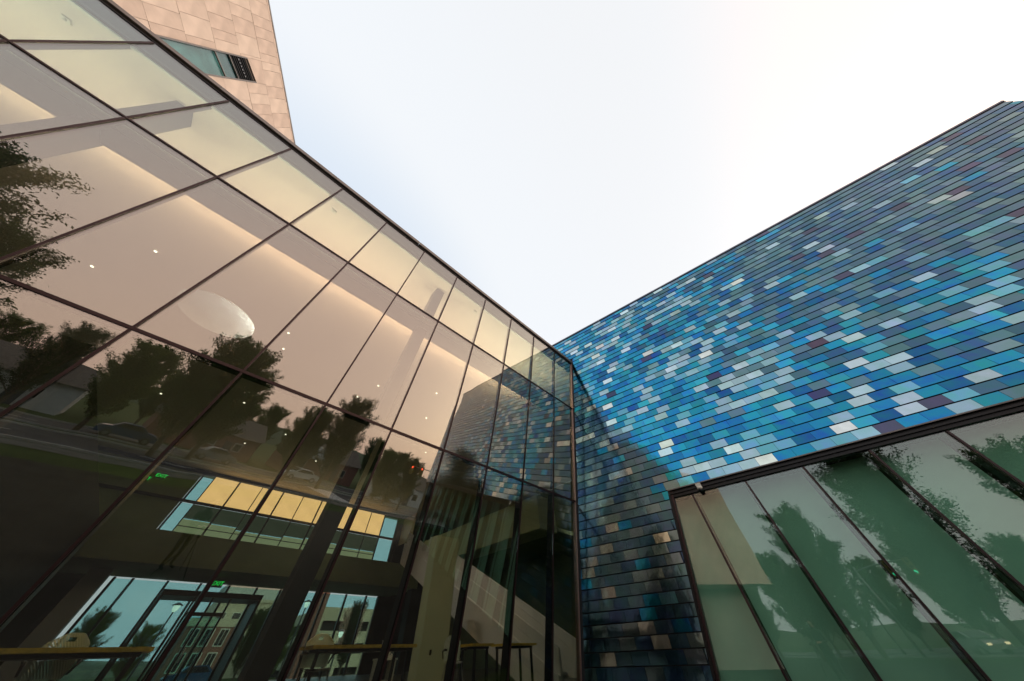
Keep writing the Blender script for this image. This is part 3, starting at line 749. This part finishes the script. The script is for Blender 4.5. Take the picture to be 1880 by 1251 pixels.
for i in range(len(wm)):
    b_ = wm[i]
    if i == 0:
        vs = [B(uj(-1.1) + .075, OG - .02, -1.1), B(b_ - .022, OG - .02, -1.1), B(b_ - .022, OG, -1.1), B(uj(-1.1) + .075, OG, -1.1),
              B(uj(ZG) + .075, OG - .02, ZG), B(b_ - .022, OG - .02, ZG), B(b_ - .022, OG, ZG), B(uj(ZG) + .075, OG, ZG)]
        MB().box8(vs).build('window_pane', MT['winpane'], BB)
    else:
        j = random.uniform(-.003, .003)
        MB().box8([B(wm[i - 1] + .022, OG - .02 + j, -1.1), B(b_ - .022, OG - .02 - j, -1.1), B(b_ - .022, OG - j, -1.1), B(wm[i - 1] + .022, OG + j, -1.1),
                   B(wm[i - 1] + .022, OG - .02 + j, ZG), B(b_ - .022, OG - .02 - j, ZG), B(b_ - .022, OG - j, ZG), B(wm[i - 1] + .022, OG + j, ZG)]).build('window_pane', MT['winpane'], BB)
    MB().box(b_ - .02, b_ + .02, OG - .025, OG + .035, -1.1, ZG, B).build('window_mullion', MT['mullion'], BB)
    MB().box(b_ - .035, b_ + .035, OG - .26, OG - .05, -1.1, ZG, B).build('mullion_fin', MT['blackmetal'], BB)
    a_ = .4 if i == 0 else wm[i - 1] + .05
    MB().box(a_, b_ - .05, OG - .42, OG - .40, -1.1, ZG + .02, B).build('window_shade', MT['greenshade'], BB)
MB().box(.2, UE, -1.0, -.6, -1.1, 3.15, B).build('inner_lining', MT['darkwall'], BB)
# security camera under the window head
scm = empty('security_camera', B(2.72, -.02, 3.0), 'small beige dome security camera under the dark window head', 'security camera')
MB().box(2.66, 2.80, -.03, .10, 3.06, 3.16, B).build('bracket', MT['white'], scm)
MB().lathe(B(2.73, .06, 3.06), [(.075, 0), (.075, -.05), (.06, -.07)], 16).build('housing', MT['white'], scm, True)
MB().lathe(B(2.73, .06, 2.988), [(.058, 0), (.052, -.03), (.03, -.052), (.005, -.06)], 16).build('dome', MT['carglass'], scm, True)

# ------------------------------------------------------------------ stone tower
TB = empty('stone_tower', T(0, -6, -CZ), 'sandstone panelled tower rising behind the glass hall', 'tower')
SL = .335
def zr(y): return 18.47 - SL * y
yN, yP, yS = 9.0, -3.6, -12.3
ZPK = zr(yP)
pol = [(yN, 10.4), (yN, zr(yN)), (yP, ZPK), (yS, 13.4), (yS, 3.25), (yP, 3.25), (yP, 10.4)]
m = MB(); m.poly_extrude([T(y, -.45, z) for y, z in pol], [T(y, -14, z) for y, z in pol]); m.build('wall_core', MT['stone3'], TB)
m = MB(); m.poly_extrude([T(y, .012, z) for y, z in ((yN, zr(yN)), (yP, ZPK), (yP, ZPK + .08), (yN, zr(yN) + .08))], [T(y, -.5, z) for y, z in ((yN, zr(yN)), (yP, ZPK), (yP, ZPK + .08), (yN, zr(yN) + .08))])
m.build('coping', MT['coping'], TB)
def panel(y0, y1, za0, za1, zb0, zb1):
    gy = .004
    a = [(y0 + gy, za0 + .004), (y1 - gy, za1 + .004), (y1 - gy, zb1 - .004), (y0 + gy, zb0 - .004)]
    pr = random.uniform(-.004, .004)
    m = MB(); m.poly_extrude([T(y, -.025, z) for y, z in a], [T(y, .0 + pr, z) for y, z in a])
    m.build('stone_panel', random.choice([MT['stone'], MT['stone2'], MT['stone3']]), TB)
WY0, WY1, WZ0, WZ1 = -1.17, -.40, 11.0, 16.68
c = 12.33
while c > 4.5: c -= 1.21
zp = c
while zp < 18.4:
    top = min(zp + 1.21, 18.47)
    if zp > 8:
        y = yP
        while y < 3.4:
            wd = random.choice([.28, .36, .5, .55, .62, .42]); y1 = min(y + wd, 3.5)
            inw = lambda ya, yb: yb > WY0 and ya < WY1 and zp - SL * (ya + yb) / 2 < WZ1 and top - SL * (ya + yb) / 2 > WZ0
            if inw(y, y1):
                if y < WY0 - .015: y1 = WY0 - .01
            if y >= WY0 - .02 and y < WY1 and inw(y, y1):
                y1 = WY1 + .01
                zlo = zp - SL * y1
                if top - SL * y > WZ1 + .1: panel(y, y1, max(zp - SL * y, WZ1 + .02), max(zp - SL * y1, WZ1 + .02), top - SL * y, top - SL * y1)
            elif zp - SL * y > 10.3:
                panel(y, y1, zp - SL * y, zp - SL * y1, top - SL * y, top - SL * y1)
            y = y1
    zp += 1.21
# the wing of the tower south of the peak, level courses (seen mirrored in the window and tiles)
z = 3.25
while z < 19:
    y = yS
    while y < yP - .05:
        y1 = min(y + random.choice([.95, 1.2, 1.45, 1.7]), yP)
        rf = lambda yy: 13.4 + (ZPK - 13.4) * (yy - yS) / (yP - yS)
        zb0, zb1 = min(z + 1.25, rf(y)), min(z + 1.25, rf(y1))
        if zb1 - z > .1:
            panel(y, y1, z, z, max(zb0, z + .02), zb1)
        y = y1
    z += 1.25
# strip window
wn = MB().box(WY0, WY1, -.14, -.12, WZ0, 15.78, T).build('window', MT['winpane'], TB)
MB().box(WY0, WY1, -.44, -.40, WZ0, WZ1, T).build('window_blind', MT['tealblind'], wn)
for (a, b, z0_, z1_) in ((WY0 - .01, WY0 + .035, WZ0, WZ1), (WY1 - .035, WY1 + .01, WZ0, WZ1), (WY0 + .036, WY1 - .036, WZ1 - .05, WZ1), (WY0 + .036, WY1 - .036, 15.10, 15.15), (WY0 + .036, WY1 - .036, 15.78, 15.82)):
    MB().box(a, b, -.29 if z1_ - z0_ > 1 else -.11, .03 if z1_ - z0_ > 1 else -.06, z0_, z1_, T).build('frame', MT['coping'], wn)
for i in range(7):
    MB().box(WY0 + .04, WY1 - .04, -.22, -.06, 15.86 + .11 * i, 15.89 + .11 * i, T).build('louvre', MT['blackmetal'], wn)
for i in range(6): MB().box(WY0 + .09 + .1 * i, WY0 + .14 + .1 * i, -.05, -.04, 16.2, 16.23, T).build('louvre_clip', MT['steel'], wn)
# recessed base of the tower
MB().box(yS + 1.2, yP - .2, -6, -2.0, -1.1, 3.24, T).build('recessed_base', MT['concrete'], TB)

# ------------------------------------------------------------------ trees
def make_tree(name, h, spread, nlimb, leaf, seed, upright=.75, leafsize=.16, nleaf=9000, crown0=.22, conifer=False):
    rr = random.Random(seed)
    wood = MB(); LV = []; LF = []
    trunk = [Vector((rr.uniform(-.05, .05) * i, rr.uniform(-.05, .05) * i, h * .92 * i / 6)) for i in range(7)]
    r0 = h * .017 + .04
    wood.tube(trunk, [r0 * (1 - .13 * i) for i in range(7)], 8)
    segs = []
    for k in range(nlimb):
        t = crown0 + (1 - crown0) * (k + rr.random()) / nlimb * .93
        fi = t * 6; i0 = min(int(fi), 5); base = trunk[i0].lerp(trunk[i0 + 1], fi - i0)
        az = k * 2.4 + rr.uniform(-.4, .4)
        if conifer: ln = spread * (1.02 - t) * rr.uniform(.85, 1.1) + .15; el = rr.uniform(-.05, .3)
        else:
            prof = math.sin(math.pi * min(1, .18 + .82 * (t - crown0) / (1 - crown0))) ** .6
            ln = spread * prof * rr.uniform(.7, 1.15) + .3; el = upright * rr.uniform(.7, 1.2)
        d = Vector((math.cos(az) * math.cos(el), math.sin(az) * math.cos(el), math.sin(el)))
        pts = [base]
        for j in range(4):
            d = (d + Vector((rr.uniform(-.12, .12), rr.uniform(-.12, .12), .10 if not conifer else -.02))).normalized(); pts.append(pts[-1] + d * ln / 4)
        wood.tube(pts, [r0 * .32, r0 * .22, r0 * .15, r0 * .09, r0 * .04], 5)
        segs.append((pts, ln))
        for q in range(7):
            f = rr.uniform(.25, .95) * 4; j = min(int(f), 3); b2 = pts[j].lerp(pts[j + 1], f - j)
            d2 = (d + Vector((rr.uniform(-.9, .9), rr.uniform(-.9, .9), rr.uniform(-.2, .6)))).normalized(); l2 = ln * rr.uniform(.25, .5)
            p2 = [b2, b2 + d2 * l2 * .5, b2 + d2 * l2 + Vector((0, 0, .08 * l2))]
            wood.tube(p2, [r0 * .1, r0 * .06, r0 * .02], 4); segs.append((p2, l2))
    tot = sum(l for _, l in segs)
    for pts, l in segs:
        m_ = int(nleaf * l / tot)
        for _ in range(m_):
            f = (rr.random() ** .7) * (len(pts) - 1); j = min(int(f), len(pts) - 2); c = pts[j].lerp(pts[j + 1], f - j)
            sp_ = .06 + .065 * l
            c = c + Vector((rr.gauss(0, sp_), rr.gauss(0, sp_), rr.gauss(0, sp_ * .8)))
            a = Vector((rr.gauss(0, 1), rr.gauss(0, 1), rr.gauss(0, 1))).normalized(); b = a.orthogonal().normalized()
            s_ = leafsize * rr.uniform(.6, 1.3); n = len(LV)
            LV.extend([c - a * s_, c + b * s_ * .45, c + a * s_, c - b * s_ * .45]); LF.append((n, n + 1, n + 2, n + 3))
    return wood, LV, LF, leaf
TREES = {}
def tree(kind, x, y, h, rot, label, group):
    H0, wood, crown = TREES[kind]
    s = h / H0
    r = bpy.data.objects.new('tree', None); COL.objects.link(r); r.location = (x, y, 0); r.rotation_euler = (0, 0, rot); r.scale = (s, s, s)
    tag(r, label, 'tree', group); r.empty_display_size = .5
    for nm, me in (('trunk', wood), ('crown', crown)):
        o = bpy.data.objects.new(nm, me); COL.objects.link(o); o.parent = r
for kind, args in (('broad', dict(h=12, spread=3.6, nlimb=64, leaf='leaf', seed=3, upright=.8, leafsize=.095, nleaf=48000, crown0=.12)),
                   ('vase', dict(h=12, spread=4.0, nlimb=58, leaf='leaf2', seed=11, upright=1.05, leafsize=.09, nleaf=50000, crown0=.10)),
                   ('fresh', dict(h=9, spread=2.9, nlimb=44, leaf='leaf3', seed=5, upright=.7, leafsize=.09, nleaf=30000, crown0=.13)),
                   ('spruce', dict(h=9, spread=2.3, nlimb=60, leaf='leaf2', seed=8, leafsize=.08, nleaf=26000, crown0=.08, conifer=True))):
    wd, LV, LF, lf = make_tree(kind, **args)
    mw = bpy.data.meshes.new('trunk'); mw.from_pydata(wd.v, [], wd.f); mw.materials.append(MT['bark'])
    ml = bpy.data.meshes.new('crown'); ml.from_pydata(LV, [], LF); ml.materials.append(MT[lf])
    TREES[kind] = (args['h'], mw, ml)
gS = 'street trees mirrored in the glass'
for (kind, x, y, h, rot, lab) in [
    ('vase', -3.6, -28, 14.8, .3, 'tallest street tree, mirrored across the middle of the long window'),
    ('broad', 3, -38, 13.5, 1.1, 'big street tree mirrored at the left edge of the glass hall'),
    ('vase', -12.8, -27, 11.4, 2.0, 'upright street tree mirrored next to the stone tower in the window'),
    ('fresh', -16.5, -25, 8.2, .9, 'small street tree mirrored against the tower edge in the window'),
    ('fresh', 13.2, -30.5, 9.0, 2.2, 'loose street tree mirrored low at the left of the glass hall'),
    ('broad', 13.6, -22.5, 11.6, .2, 'dense dark street tree mirrored across the middle transom crossing'),
    ('broad', 17.5, -24.5, 10.2, 2.9, 'full street tree mirrored just right of the dense dark one'),
    ('fresh', 33, -28, 8.2, .4, 'small far tree mirrored between two mullions above the houses'),
    ('vase', 26.9, -16.7, 11.6, 1.4, 'leafy street tree mirrored beside the red traffic light'),
    ('broad', 24.5, -19.5, 8.8, .7, 'rounded street tree mirrored left of the red traffic light'),
    ('spruce', 38.5, -12.5, 8.2, 0, 'pointed spruce mirrored right of the red traffic light'),
    ('broad', 36, -8.6, 7.2, 1.9, 'low round tree mirrored beside the spruce'),
    ('fresh', 40, -15, 7.5, 2.6, 'dark rounded tree mirrored left of the spruce'),
    ('broad', -9.0, -40, 9.5, .5, 'distant tree mirrored low in the long window behind the tall tree'),
    ('fresh', 2.5, -44, 9.0, 1.5, 'distant tree mirrored at the right end of the window'),
    ('vase', 12, -40, 8.8, .8, 'tree across the road mirrored at the upper right of the window'),
    ]:
    tree(kind, x, y, h, rot, lab, gS)
rq = random.Random(21)
for k in range(20):
    q = RD(-52 + 5.2 * k + rq.uniform(-1.5, 1.5), 57 + rq.uniform(-3, 6), 0)
    tree(rq.choice(['broad', 'fresh', 'broad']), q.x, q.y, rq.uniform(7.5, 10.5), rq.uniform(0, 6), 'bushy tree in the continuous row beyond the road, mirrored as a dark band', 'tree row beyond the road')
for (x, y, h, kd) in ((-22, -36, 8, 'broad'), (-17.5, -44, 8.5, 'fresh'), (-27, -33, 7, 'broad'), (-31, -28, 8, 'fresh'), (-6.5, -52, 9, 'broad'), (-1, -55, 8, 'fresh'), (4, -56, 9, 'broad'), (-13, -48, 9.5, 'broad'), (-25, -44, 9, 'broad')):
    tree(kd, x, y, h, x, 'bushy tree far down the road, mirrored low in the long window', 'trees far down the road')
gN = 'trees on the far street seen through the hall'
for (kind, s, d, h, rot, lab) in [('broad', -3.2, 60, 5.6, .3, 'dark bushy tree in the leftmost pane behind the entrance'), ('fresh', 1.2, 58, 4.6, 1.1, 'small tree seen through the vestibule frame'),
                                  ('broad', 9.5, 50, 5.4, 2.2, 'full green tree left of the street lamp'), ('fresh', 11.6, 47, 4.2, .5, 'yellow green tree beneath the street lamp'),
                                  ('vase', 19.4, 49, 6.2, 1.7, 'slim green tree in front of the parking garage'), ('broad', -7.5, 62, 6, 2.9, 'tree at the far left of the back glass')]:
    q = ND(s, d, 0); tree(kind, q.x, q.y, h, rot, lab, gN)

# ------------------------------------------------------------------ street things on the mirrored side
def car(pos, rot, paint, label, lamps=False):
    c = empty('car', pos, label, 'car', 'cars on the road')
    ca, sa = math.cos(rot), math.sin(rot); pos = Vector(pos)
    def L(x, y, z): return pos + Vector((x * ca - y * sa, x * sa + y * ca, z))
    prof = [(-2.1, .35), (-2.15, .75), (-1.9, .95), (-1.3, 1.0), (-.8, 1.42), (.6, 1.45), (1.2, 1.02), (1.95, .88), (2.15, .65), (2.15, .35)]
    m = MB(); m.poly_extrude([L(x, -.85, z) for x, z in prof], [L(x, .85, z) for x, z in prof]); body = m.build('body', paint, c)
    for sg in (-1, 1):
        m = MB(); q = [(-1.1, 1.02), (-.72, 1.36), (.52, 1.38), (.98, 1.02)]; m.poly_extrude([L(x, sg * .855, z) for x, z in q], [L(x, sg * .865, z) for x, z in q]); m.build('side_window', MT['carglass'], c)
        for x in (-1.3, 1.35):
            wv = MB().lathe(L(x, sg * .78, .32), [(.32, -.1), (.32, .1)], 16, L(0, 1, 0) - L(0, 0, 0)).build('wheel', MT['rubber'], c)
            MB().lathe(L(x, sg * .885, .32), [(.18, -.004), (.18, .004)], 12, L(0, 1, 0) - L(0, 0, 0)).build('rim', MT['steel'], wv)
        MB().box8([L(2.14, sg * .62 - .15, .6), L(2.165, sg * .62 - .15, .6), L(2.165, sg * .62 + .15, .6), L(2.14, sg * .62 + .15, .6), L(2.14, sg * .62 - .15, .74), L(2.165, sg * .62 - .15, .74), L(2.165, sg * .62 + .15, .74), L(2.14, sg * .62 + .15, .74)]).build('headlight', MT['headlamp'] if lamps else MT['white'], c)
    m = MB(); m.quad([L(.64, -.7, 1.425), L(1.2, -.75, 1.06), L(1.2, .75, 1.06), L(.64, .7, 1.425)]); m.v = [v + Vector((0, 0, .02)) for v in m.v]; m.build('windscreen', MT['carglass'], c)
rr_ = math.atan2(rd.y, rd.x)
car(RD(-1, 34, 0), rr_, MT['carblue'], 'blue car mirrored at the lower left of the glass hall')
car(RD(5.5, 34.2, 0), rr_, MT['carsilver'], 'silver car mirrored just ahead of the blue car')
car(RD(15, 33.8, 0), rr_ + math.pi, MT['carwhite'], 'white car mirrored under the dense dark tree')
car(RD(-22, 23, 0), rr_, MT['carsilver'], 'silver car with lit headlamps mirrored in the long window', True)
def house(pos, rot, w_, d_, h_, rh, wall, label):
    c = empty('house', pos, label, 'house', 'houses across the road')
    ca, sa = math.cos(rot), math.sin(rot); pos = Vector(pos)
    def L(x, y, z): return pos + Vector((x * ca - y * sa, x * sa + y * ca, z))
    MB().box(-w_ / 2, w_ / 2, -d_ / 2, d_ / 2, 0, h_, L).build('wall', wall, c)
    m = MB(); pr = [(-d_ / 2 - .4, h_ + .005), (d_ / 2 + .4, h_ + .005), (0, h_ + rh)]
    m.poly_extrude([L(-w_ / 2 - .3, y, z) for y, z in pr], [L(w_ / 2 + .3, y, z) for y, z in pr]); rf = m.build('roof', MT['roofing'], c)
    MB().box(w_ * .2, w_ * .2 + .7, -.3, .3, h_ + rh * .6, h_ + rh + .6, L).build('chimney', MT['brick'], rf)
    # gabled porch facing the road
    m = MB(); pr = [(-1.6, h_ - .4), (1.6, h_ - .4), (0, h_ + rh * .62)]
    m.poly_extrude([L(-w_ * .22 + x, d_ / 2 + .02, z) for x, z in pr], [L(-w_ * .22 + x, d_ / 2 + 1.2, z) for x, z in pr]); m.build('gable', MT['siding'], c)
    for k in range(3):
        x = -w_ * .32 + k * w_ * .3
        wn_ = MB().box(x - .55, x + .55, d_ / 2 + .005, d_ / 2 + .06, 1.0, 2.2, L).build('window', MT['white'], c)
        MB().box(x - .48, x + .48, d_ / 2 + .062, d_ / 2 + .07, 1.07, 2.13, L).build('pane', MT['carglass'], wn_)
    MB().box(w_ * .12, w_ * .12 + .95, d_ / 2 + .005, d_ / 2 + .05, 0, 2.1, L).build('door', MT['denim'], c)
house(RD(6, 48, 0), rr_, 11, 8, 3, 2.4, MT['brick'], 'brick house with pale gable mirrored between the dark trees')
house(RD(22, 48, 0), rr_, 12, 8, 3, 2.6, MT['brick'], 'brick house mirrored above the lit clerestory')
house(RD(-12, 50, 0), rr_, 12, 8, 3, 2.4, MT['siding'], 'pale house mirrored at the left behind the parked cars')
house(RD(36, 40, 0), rr_ + .4, 11, 8, 3, 2.2, MT['siding'], 'pale house mirrored near the spruce')
def signal(pos, aim, arm, label, lampmat, hts=(5.6,)):
    t = empty('traffic_light', pos, label, 'traffic light'); pos = Vector(pos)
    a = Vector(arm).normalized(); L_ = Vector(arm).length; f = Vector(aim).normalized()
    MB().tube([pos, pos + Z * 6.2], [.12, .08], 10).build('pole', MT['steel'], t, True)
    MB().tube([pos + Z * 5.9, pos + Z * 6.1 + a * L_], [.07, .04], 8).build('arm', MT['steel'], t, True)
    for i, fr in enumerate((.55, .95)):
        c = pos + Z * 5.6 + a * L_ * fr; sd = f.cross(Z)
        hd = MB().box(-.2, .2, -.12, .12, -.55, .55, lambda x, y, z: c + sd * x + f * y + Z * z).build('signal_head', MT['signal'], t)
        for k in range(3):
            MB().lathe(c + f * .122 + Z * (.34 - .34 * k), [(.12, 0), (.12, .012)], 14, f).build('lamp', lampmat[k], hd)
        MB().box(-.3, .3, -.13, -.125, -.65, .65, lambda x, y, z: c + sd * x + f * y + Z * z).build('backplate', MT['blackmetal'], hd)
off_ = MT['dark']
signal(RD(26, 19.6, 0), (-.9, .4, 0), RD(0, 5.5, 0), 'traffic light showing red, mirrored in the glass hall', (MT['red'], off_, off_))
signal(RD(-24.5, 19.8, 0), (.55, .83, 0), RD(3.5, 3.2, 0), 'mast arm traffic light showing green, mirrored in the long window', (off_, off_, MT['green']))
def lamp_post(pos, h, label, group='street lamps'):
    t = empty('street_lamp', pos, label, 'street lamp', group); pos = Vector(pos)
    MB().tube([pos, pos + Z * .5, pos + Z * h], [.14, .08, .06], 10).build('pole', MT['blackmetal'], t, True)
    MB().lathe(pos + Z * h, [(.08, 0), (.2, .12), (.24, .42)], 14).build('lantern', MT['lantern'], t, True)
    MB().lathe(pos + Z * (h + .425), [(.42, 0), (.3, .08), (.06, .2)], 14).build('cap', MT['blackmetal'], t, True)
lamp_post(ND(12.1, 45, 0), 5.2, 'street lamp with bright lantern in front of the beige building')
lamp_post(ND(1.6, 46, 0), 4.6, 'street lamp seen through the vestibule frame')
lamp_post(ND(16.4, 44, 0), 3.0, 'low street lamp left of the parking garage')
q = Vector((-17, -38, 0)); lamp_post(q, 4.6, 'twin lantern lamp mirrored beside the photographer in the window')

# ------------------------------------------------------------------ buildings beyond the hall
gp = empty('parking_garage', ND(31, 85, 0), 'beige parking garage with dark open decks behind the hall', 'building')
for k in range(3):
    MB().box(22.5, 40, 72, 72.3, .8 + 2.7 * k, 2.3 + 2.7 * k + (0 if k < 2 else .2), ND).build('parapet_band', MT['garage'], gp)
    if k: MB().box(22.5, 40, 72.9, 73, 2.31 + 2.7 * (k - 1), .79 + 2.7 * k, ND).build('deck_opening', MT['dark'], gp)
    MB().box(22.2, 22.49, 72, 95, .8 + 2.7 * k, 2.3 + 2.7 * k, ND).build('side_band', MT['garage'], gp)
for s in (22.5, 27, 31.5, 36): MB().box(s, s + .5, 71.9, 72.4, 0, 7.6, ND).build('pier', MT['garage'], gp)
MB().box(22.6, 39.9, 74, 95, 0, 7.0, ND).build('core', MT['dark'], gp)
MB().box(20.6, 22.15, 70.5, 73, 0, 9.6, ND).build('stair_tower', MT['brick'], gp)
bb = empty('beige_building', ND(17, 110, 0), 'beige office building with rooftop vents left of the garage', 'building')
MB().box(10, 26, 104, 122, 0, 11.2, ND).build('wall', MT['garage'], bb)
MB().box(10.5, 24, 106, 120, 11.25, 14.5, ND).build('penthouse', MT['siding'], bb)
MB().box(9.7, 26.3, 103.7, 104, 11.0, 11.5, ND).build('cornice', MT['garage'], bb)
for k in range(4):
    MB().tube([ND(12 + k * .8, 107, 14.5), ND(12 + k * .8, 107, 16.2)], .12, 8).build('vent', MT['blackmetal'], bb)
for r_ in range(2):
    for k in range(5):
        wn_ = MB().box(11 + 2.8 * k, 12.6 + 2.8 * k, 103.93, 103.99, 4 + 3.4 * r_, 5.9 + 3.4 * r_, ND).build('window', MT['white'], bb)
        MB().box(11.1 + 2.8 * k, 12.5 + 2.8 * k, 103.9, 103.925, 4.1 + 3.4 * r_, 5.8 + 3.4 * r_, ND).build('pane', MT['carglass'], wn_)
br = empty('brick_building', ND(8, 80, 0), 'dark brick building with white windows beyond the vestibule', 'building')
MB().box(5.5, 11.8, 78, 90, 0, 6.4, ND).build('wall', MT['brick'], br); MB().box(5.3, 12, 77.8, 77.99, 5.6, 6.5, ND).build('cornice', MT['garage'], br)
for k in range(3):
    for r_ in range(2):
        wn_ = MB().box(6.1 + 1.9 * k, 7.3 + 1.9 * k, 77.9, 77.99, 1 + 2.5 * r_, 2.9 + 2.5 * r_, ND).build('window', MT['white'], br)
        for a in (0, 1): MB().box(6.2 + 1.9 * k + a * .53, 6.67 + 1.9 * k + a * .53, 77.86, 77.895, 1.1 + 2.5 * r_, 2.8 + 2.5 * r_, ND).build('pane', MT['carglass'], wn_)
car(ND(6, 48.5, 0), math.atan2(hL.y, hL.x), MT['carblue'], 'teal car parked on the far street behind the entrance')
# far wooded ridge all round
m = MB(); n = 72; rr2 = random.Random(2)
for ring, (rad, hh) in enumerate(((330, 0), (360, 1), (420, 0))):
    for k in range(n):
        t = 2 * math.pi * k / n
        m.v.append(Vector((rad * math.sin(t), rad * math.cos(t), hh * (11 + 4 * math.sin(3 * t + 1) + rr2.uniform(-2, 2)))))
for a in range(2):
    for k in range(n): m.f.append((a * n + k, a * n + (k + 1) % n, (a + 1) * n + (k + 1) % n, (a + 1) * n + k))
tag(m.build('hills', MT['hill'], None, True), kind='structure')

# ------------------------------------------------------------------ photographer with tripod (mirrored in the window)
pv = bpy.data.meshes.new('body')
J = {}; V_, E_, Rd = [], [], []
def jn(n_, co, r, par=None):
    J[n_] = len(V_); V_.append(co); Rd.append(r)
    if par is not None: E_.append((J[par], J[n_]))
jn('pelvis', (0, 0, .95), (.16, .12)); jn('waist', (0, .01, 1.10), (.145, .105), 'pelvis'); jn('chest', (0, .02, 1.32), (.175, .12), 'waist')
jn('collar', (0, .03, 1.46), (.09, .075), 'chest'); jn('neck', (0, .04, 1.53), (.055, .055), 'collar'); jn('head', (0, .07, 1.62), (.075, .088), 'neck'); jn('crown', (0, .06, 1.73), (.07, .085), 'head')
for s_, nm in ((-1, 'l'), (1, 'r')):
    jn(nm + 'hip', (s_ * .10, 0, .88), (.095, .095), 'pelvis'); jn(nm + 'knee', (s_ * .12, .03, .48), (.06, .06), nm + 'hip'); jn(nm + 'ankle', (s_ * .13, -.01, .09), (.04, .04), nm + 'knee'); jn(nm + 'toe', (s_ * .15, .15, .04), (.04, .03), nm + 'ankle')
    jn(nm + 'sho', (s_ * .19, .02, 1.40), (.065, .06), 'chest'); jn(nm + 'elb', (s_ * .25, .06, 1.13), (.045, .045), nm + 'sho'); jn(nm + 'wri', (s_ * .14, .29, 1.10), (.028, .028), nm + 'elb'); jn(nm + 'palm', (s_ * .11, .36, 1.10), (.036, .018), nm + 'wri')
    for f_ in range(4):
        jn(nm + 'f%da' % f_, (s_ * (.10 - .004 * f_), .415, 1.125 - .02 * f_), (.0095, .0095), nm + 'palm'); jn(nm + 'f%db' % f_, (s_ * (.078 - .004 * f_), .44 - .006 * abs(f_ - 1), 1.125 - .02 * f_), (.008, .008), nm + 'f%da' % f_)
    jn(nm + 'th', (s_ * .09, .365, 1.135), (.011, .011), nm + 'palm'); jn(nm + 'th2', (s_ * .07, .395, 1.145), (.009, .009), nm + 'th')
pv.from_pydata(V_, E_, [])
po = bpy.data.objects.new('tmp', pv); COL.objects.link(po)
md = po.modifiers.new('skin', 'SKIN'); sd_ = po.modifiers.new('sub', 'SUBSURF'); sd_.levels = 2; sd_.render_levels = 2
for i, r in enumerate(Rd): pv.skin_vertices[0].data[i].radius = r
pv.skin_vertices[0].data[0].use_root = True
dg = bpy.context.evaluated_depsgraph_get(); bmsh = bpy.data.meshes.new_from_object(po.evaluated_get(dg)); bpy.data.objects.remove(po)
for mm in ('skin', 'cloth', 'denim', 'hair', 'rubber'): bmsh.materials.append(MT[mm])
for p_ in bmsh.polygons:
    c = p_.center; p_.use_smooth = True
    if c.z > 1.52: p_.material_index = 3 if (c.z > 1.70 or (c.y < .05 and c.z > 1.58)) else 0
    elif c.y > .27 and c.z > 1.0: p_.material_index = 0
    elif c.z > .93: p_.material_index = 1
    elif c.z > .1: p_.material_index = 2
    else: p_.material_index = 4
PX, PY = .12, -.62
pe = empty('person', (PX, PY, .008), 'person in dark clothes standing behind a tripod, seen mirrored in the long window', 'person')
ob = bpy.data.objects.new('body', bmsh); COL.objects.link(ob); ob.parent = pe
hd = Vector((PX, PY, .008))
fc = MB()
for s_ in (-1, 1): fc.lathe(hd + Vector((s_ * .033, .152, 1.655)), [(.012, 0), (.008, .006)], 10, (0, 1, 0))
fc.build('eyes', MT['hair'], pe); MB().lathe(hd + Vector((0, .15, 1.615)), [(.017, 0), (.010, .022)], 10, (0, 1, .2)).build('nose', MT['skin'], pe, True)
MB().box(-.028, .028, .145, .158, 1.575, 1.583, lambda x, y, z: hd + Vector((x, y, z))).build('mouth', MT['brick'], pe)
for s_ in (-1, 1): MB().lathe(hd + Vector((s_ * .082, .06, 1.645)), [(.03, -.008), (.026, .008)], 10, (1, 0, 0)).build('ear', MT['skin'], pe, True)
tp = empty('tripod', (.02, -.14, .008), 'black camera tripod in front of the photographer, seen mirrored', 'tripod')
hub = Vector((.02, -.14, .92))
for k in range(3):
    t = R(90 + 120 * k); MB().tube([hub, hub + Vector((math.cos(t) * .42, math.sin(t) * .42 - 0, -.91))], [.018, .012], 8).build('leg', MT['blackmetal'], tp, True)
MB().lathe(hub + Vector((0, 0, -.03)), [(.05, 0), (.05, .08), (.02, .1), (.02, .13), (.035, .135)], 12).build('head', MT['blackmetal'], tp, True)
cm = empty('photo_camera', (.02, -.14, 1.056), 'black camera body mounted on the tripod, seen mirrored', 'camera')
MB().box(-.05, .09, -.20, -.12, 1.058, 1.15, lambda x, y, z: Vector((x, y, z))).build('body', MT['blackmetal'], cm)
MB().lathe(Vector((0, -.118, 1.104)), [(.036, 0), (.034, .07)], 16, fwd * .2 + Vector((0, 1, 0))).build('lens', MT['blackmetal'], cm, True)
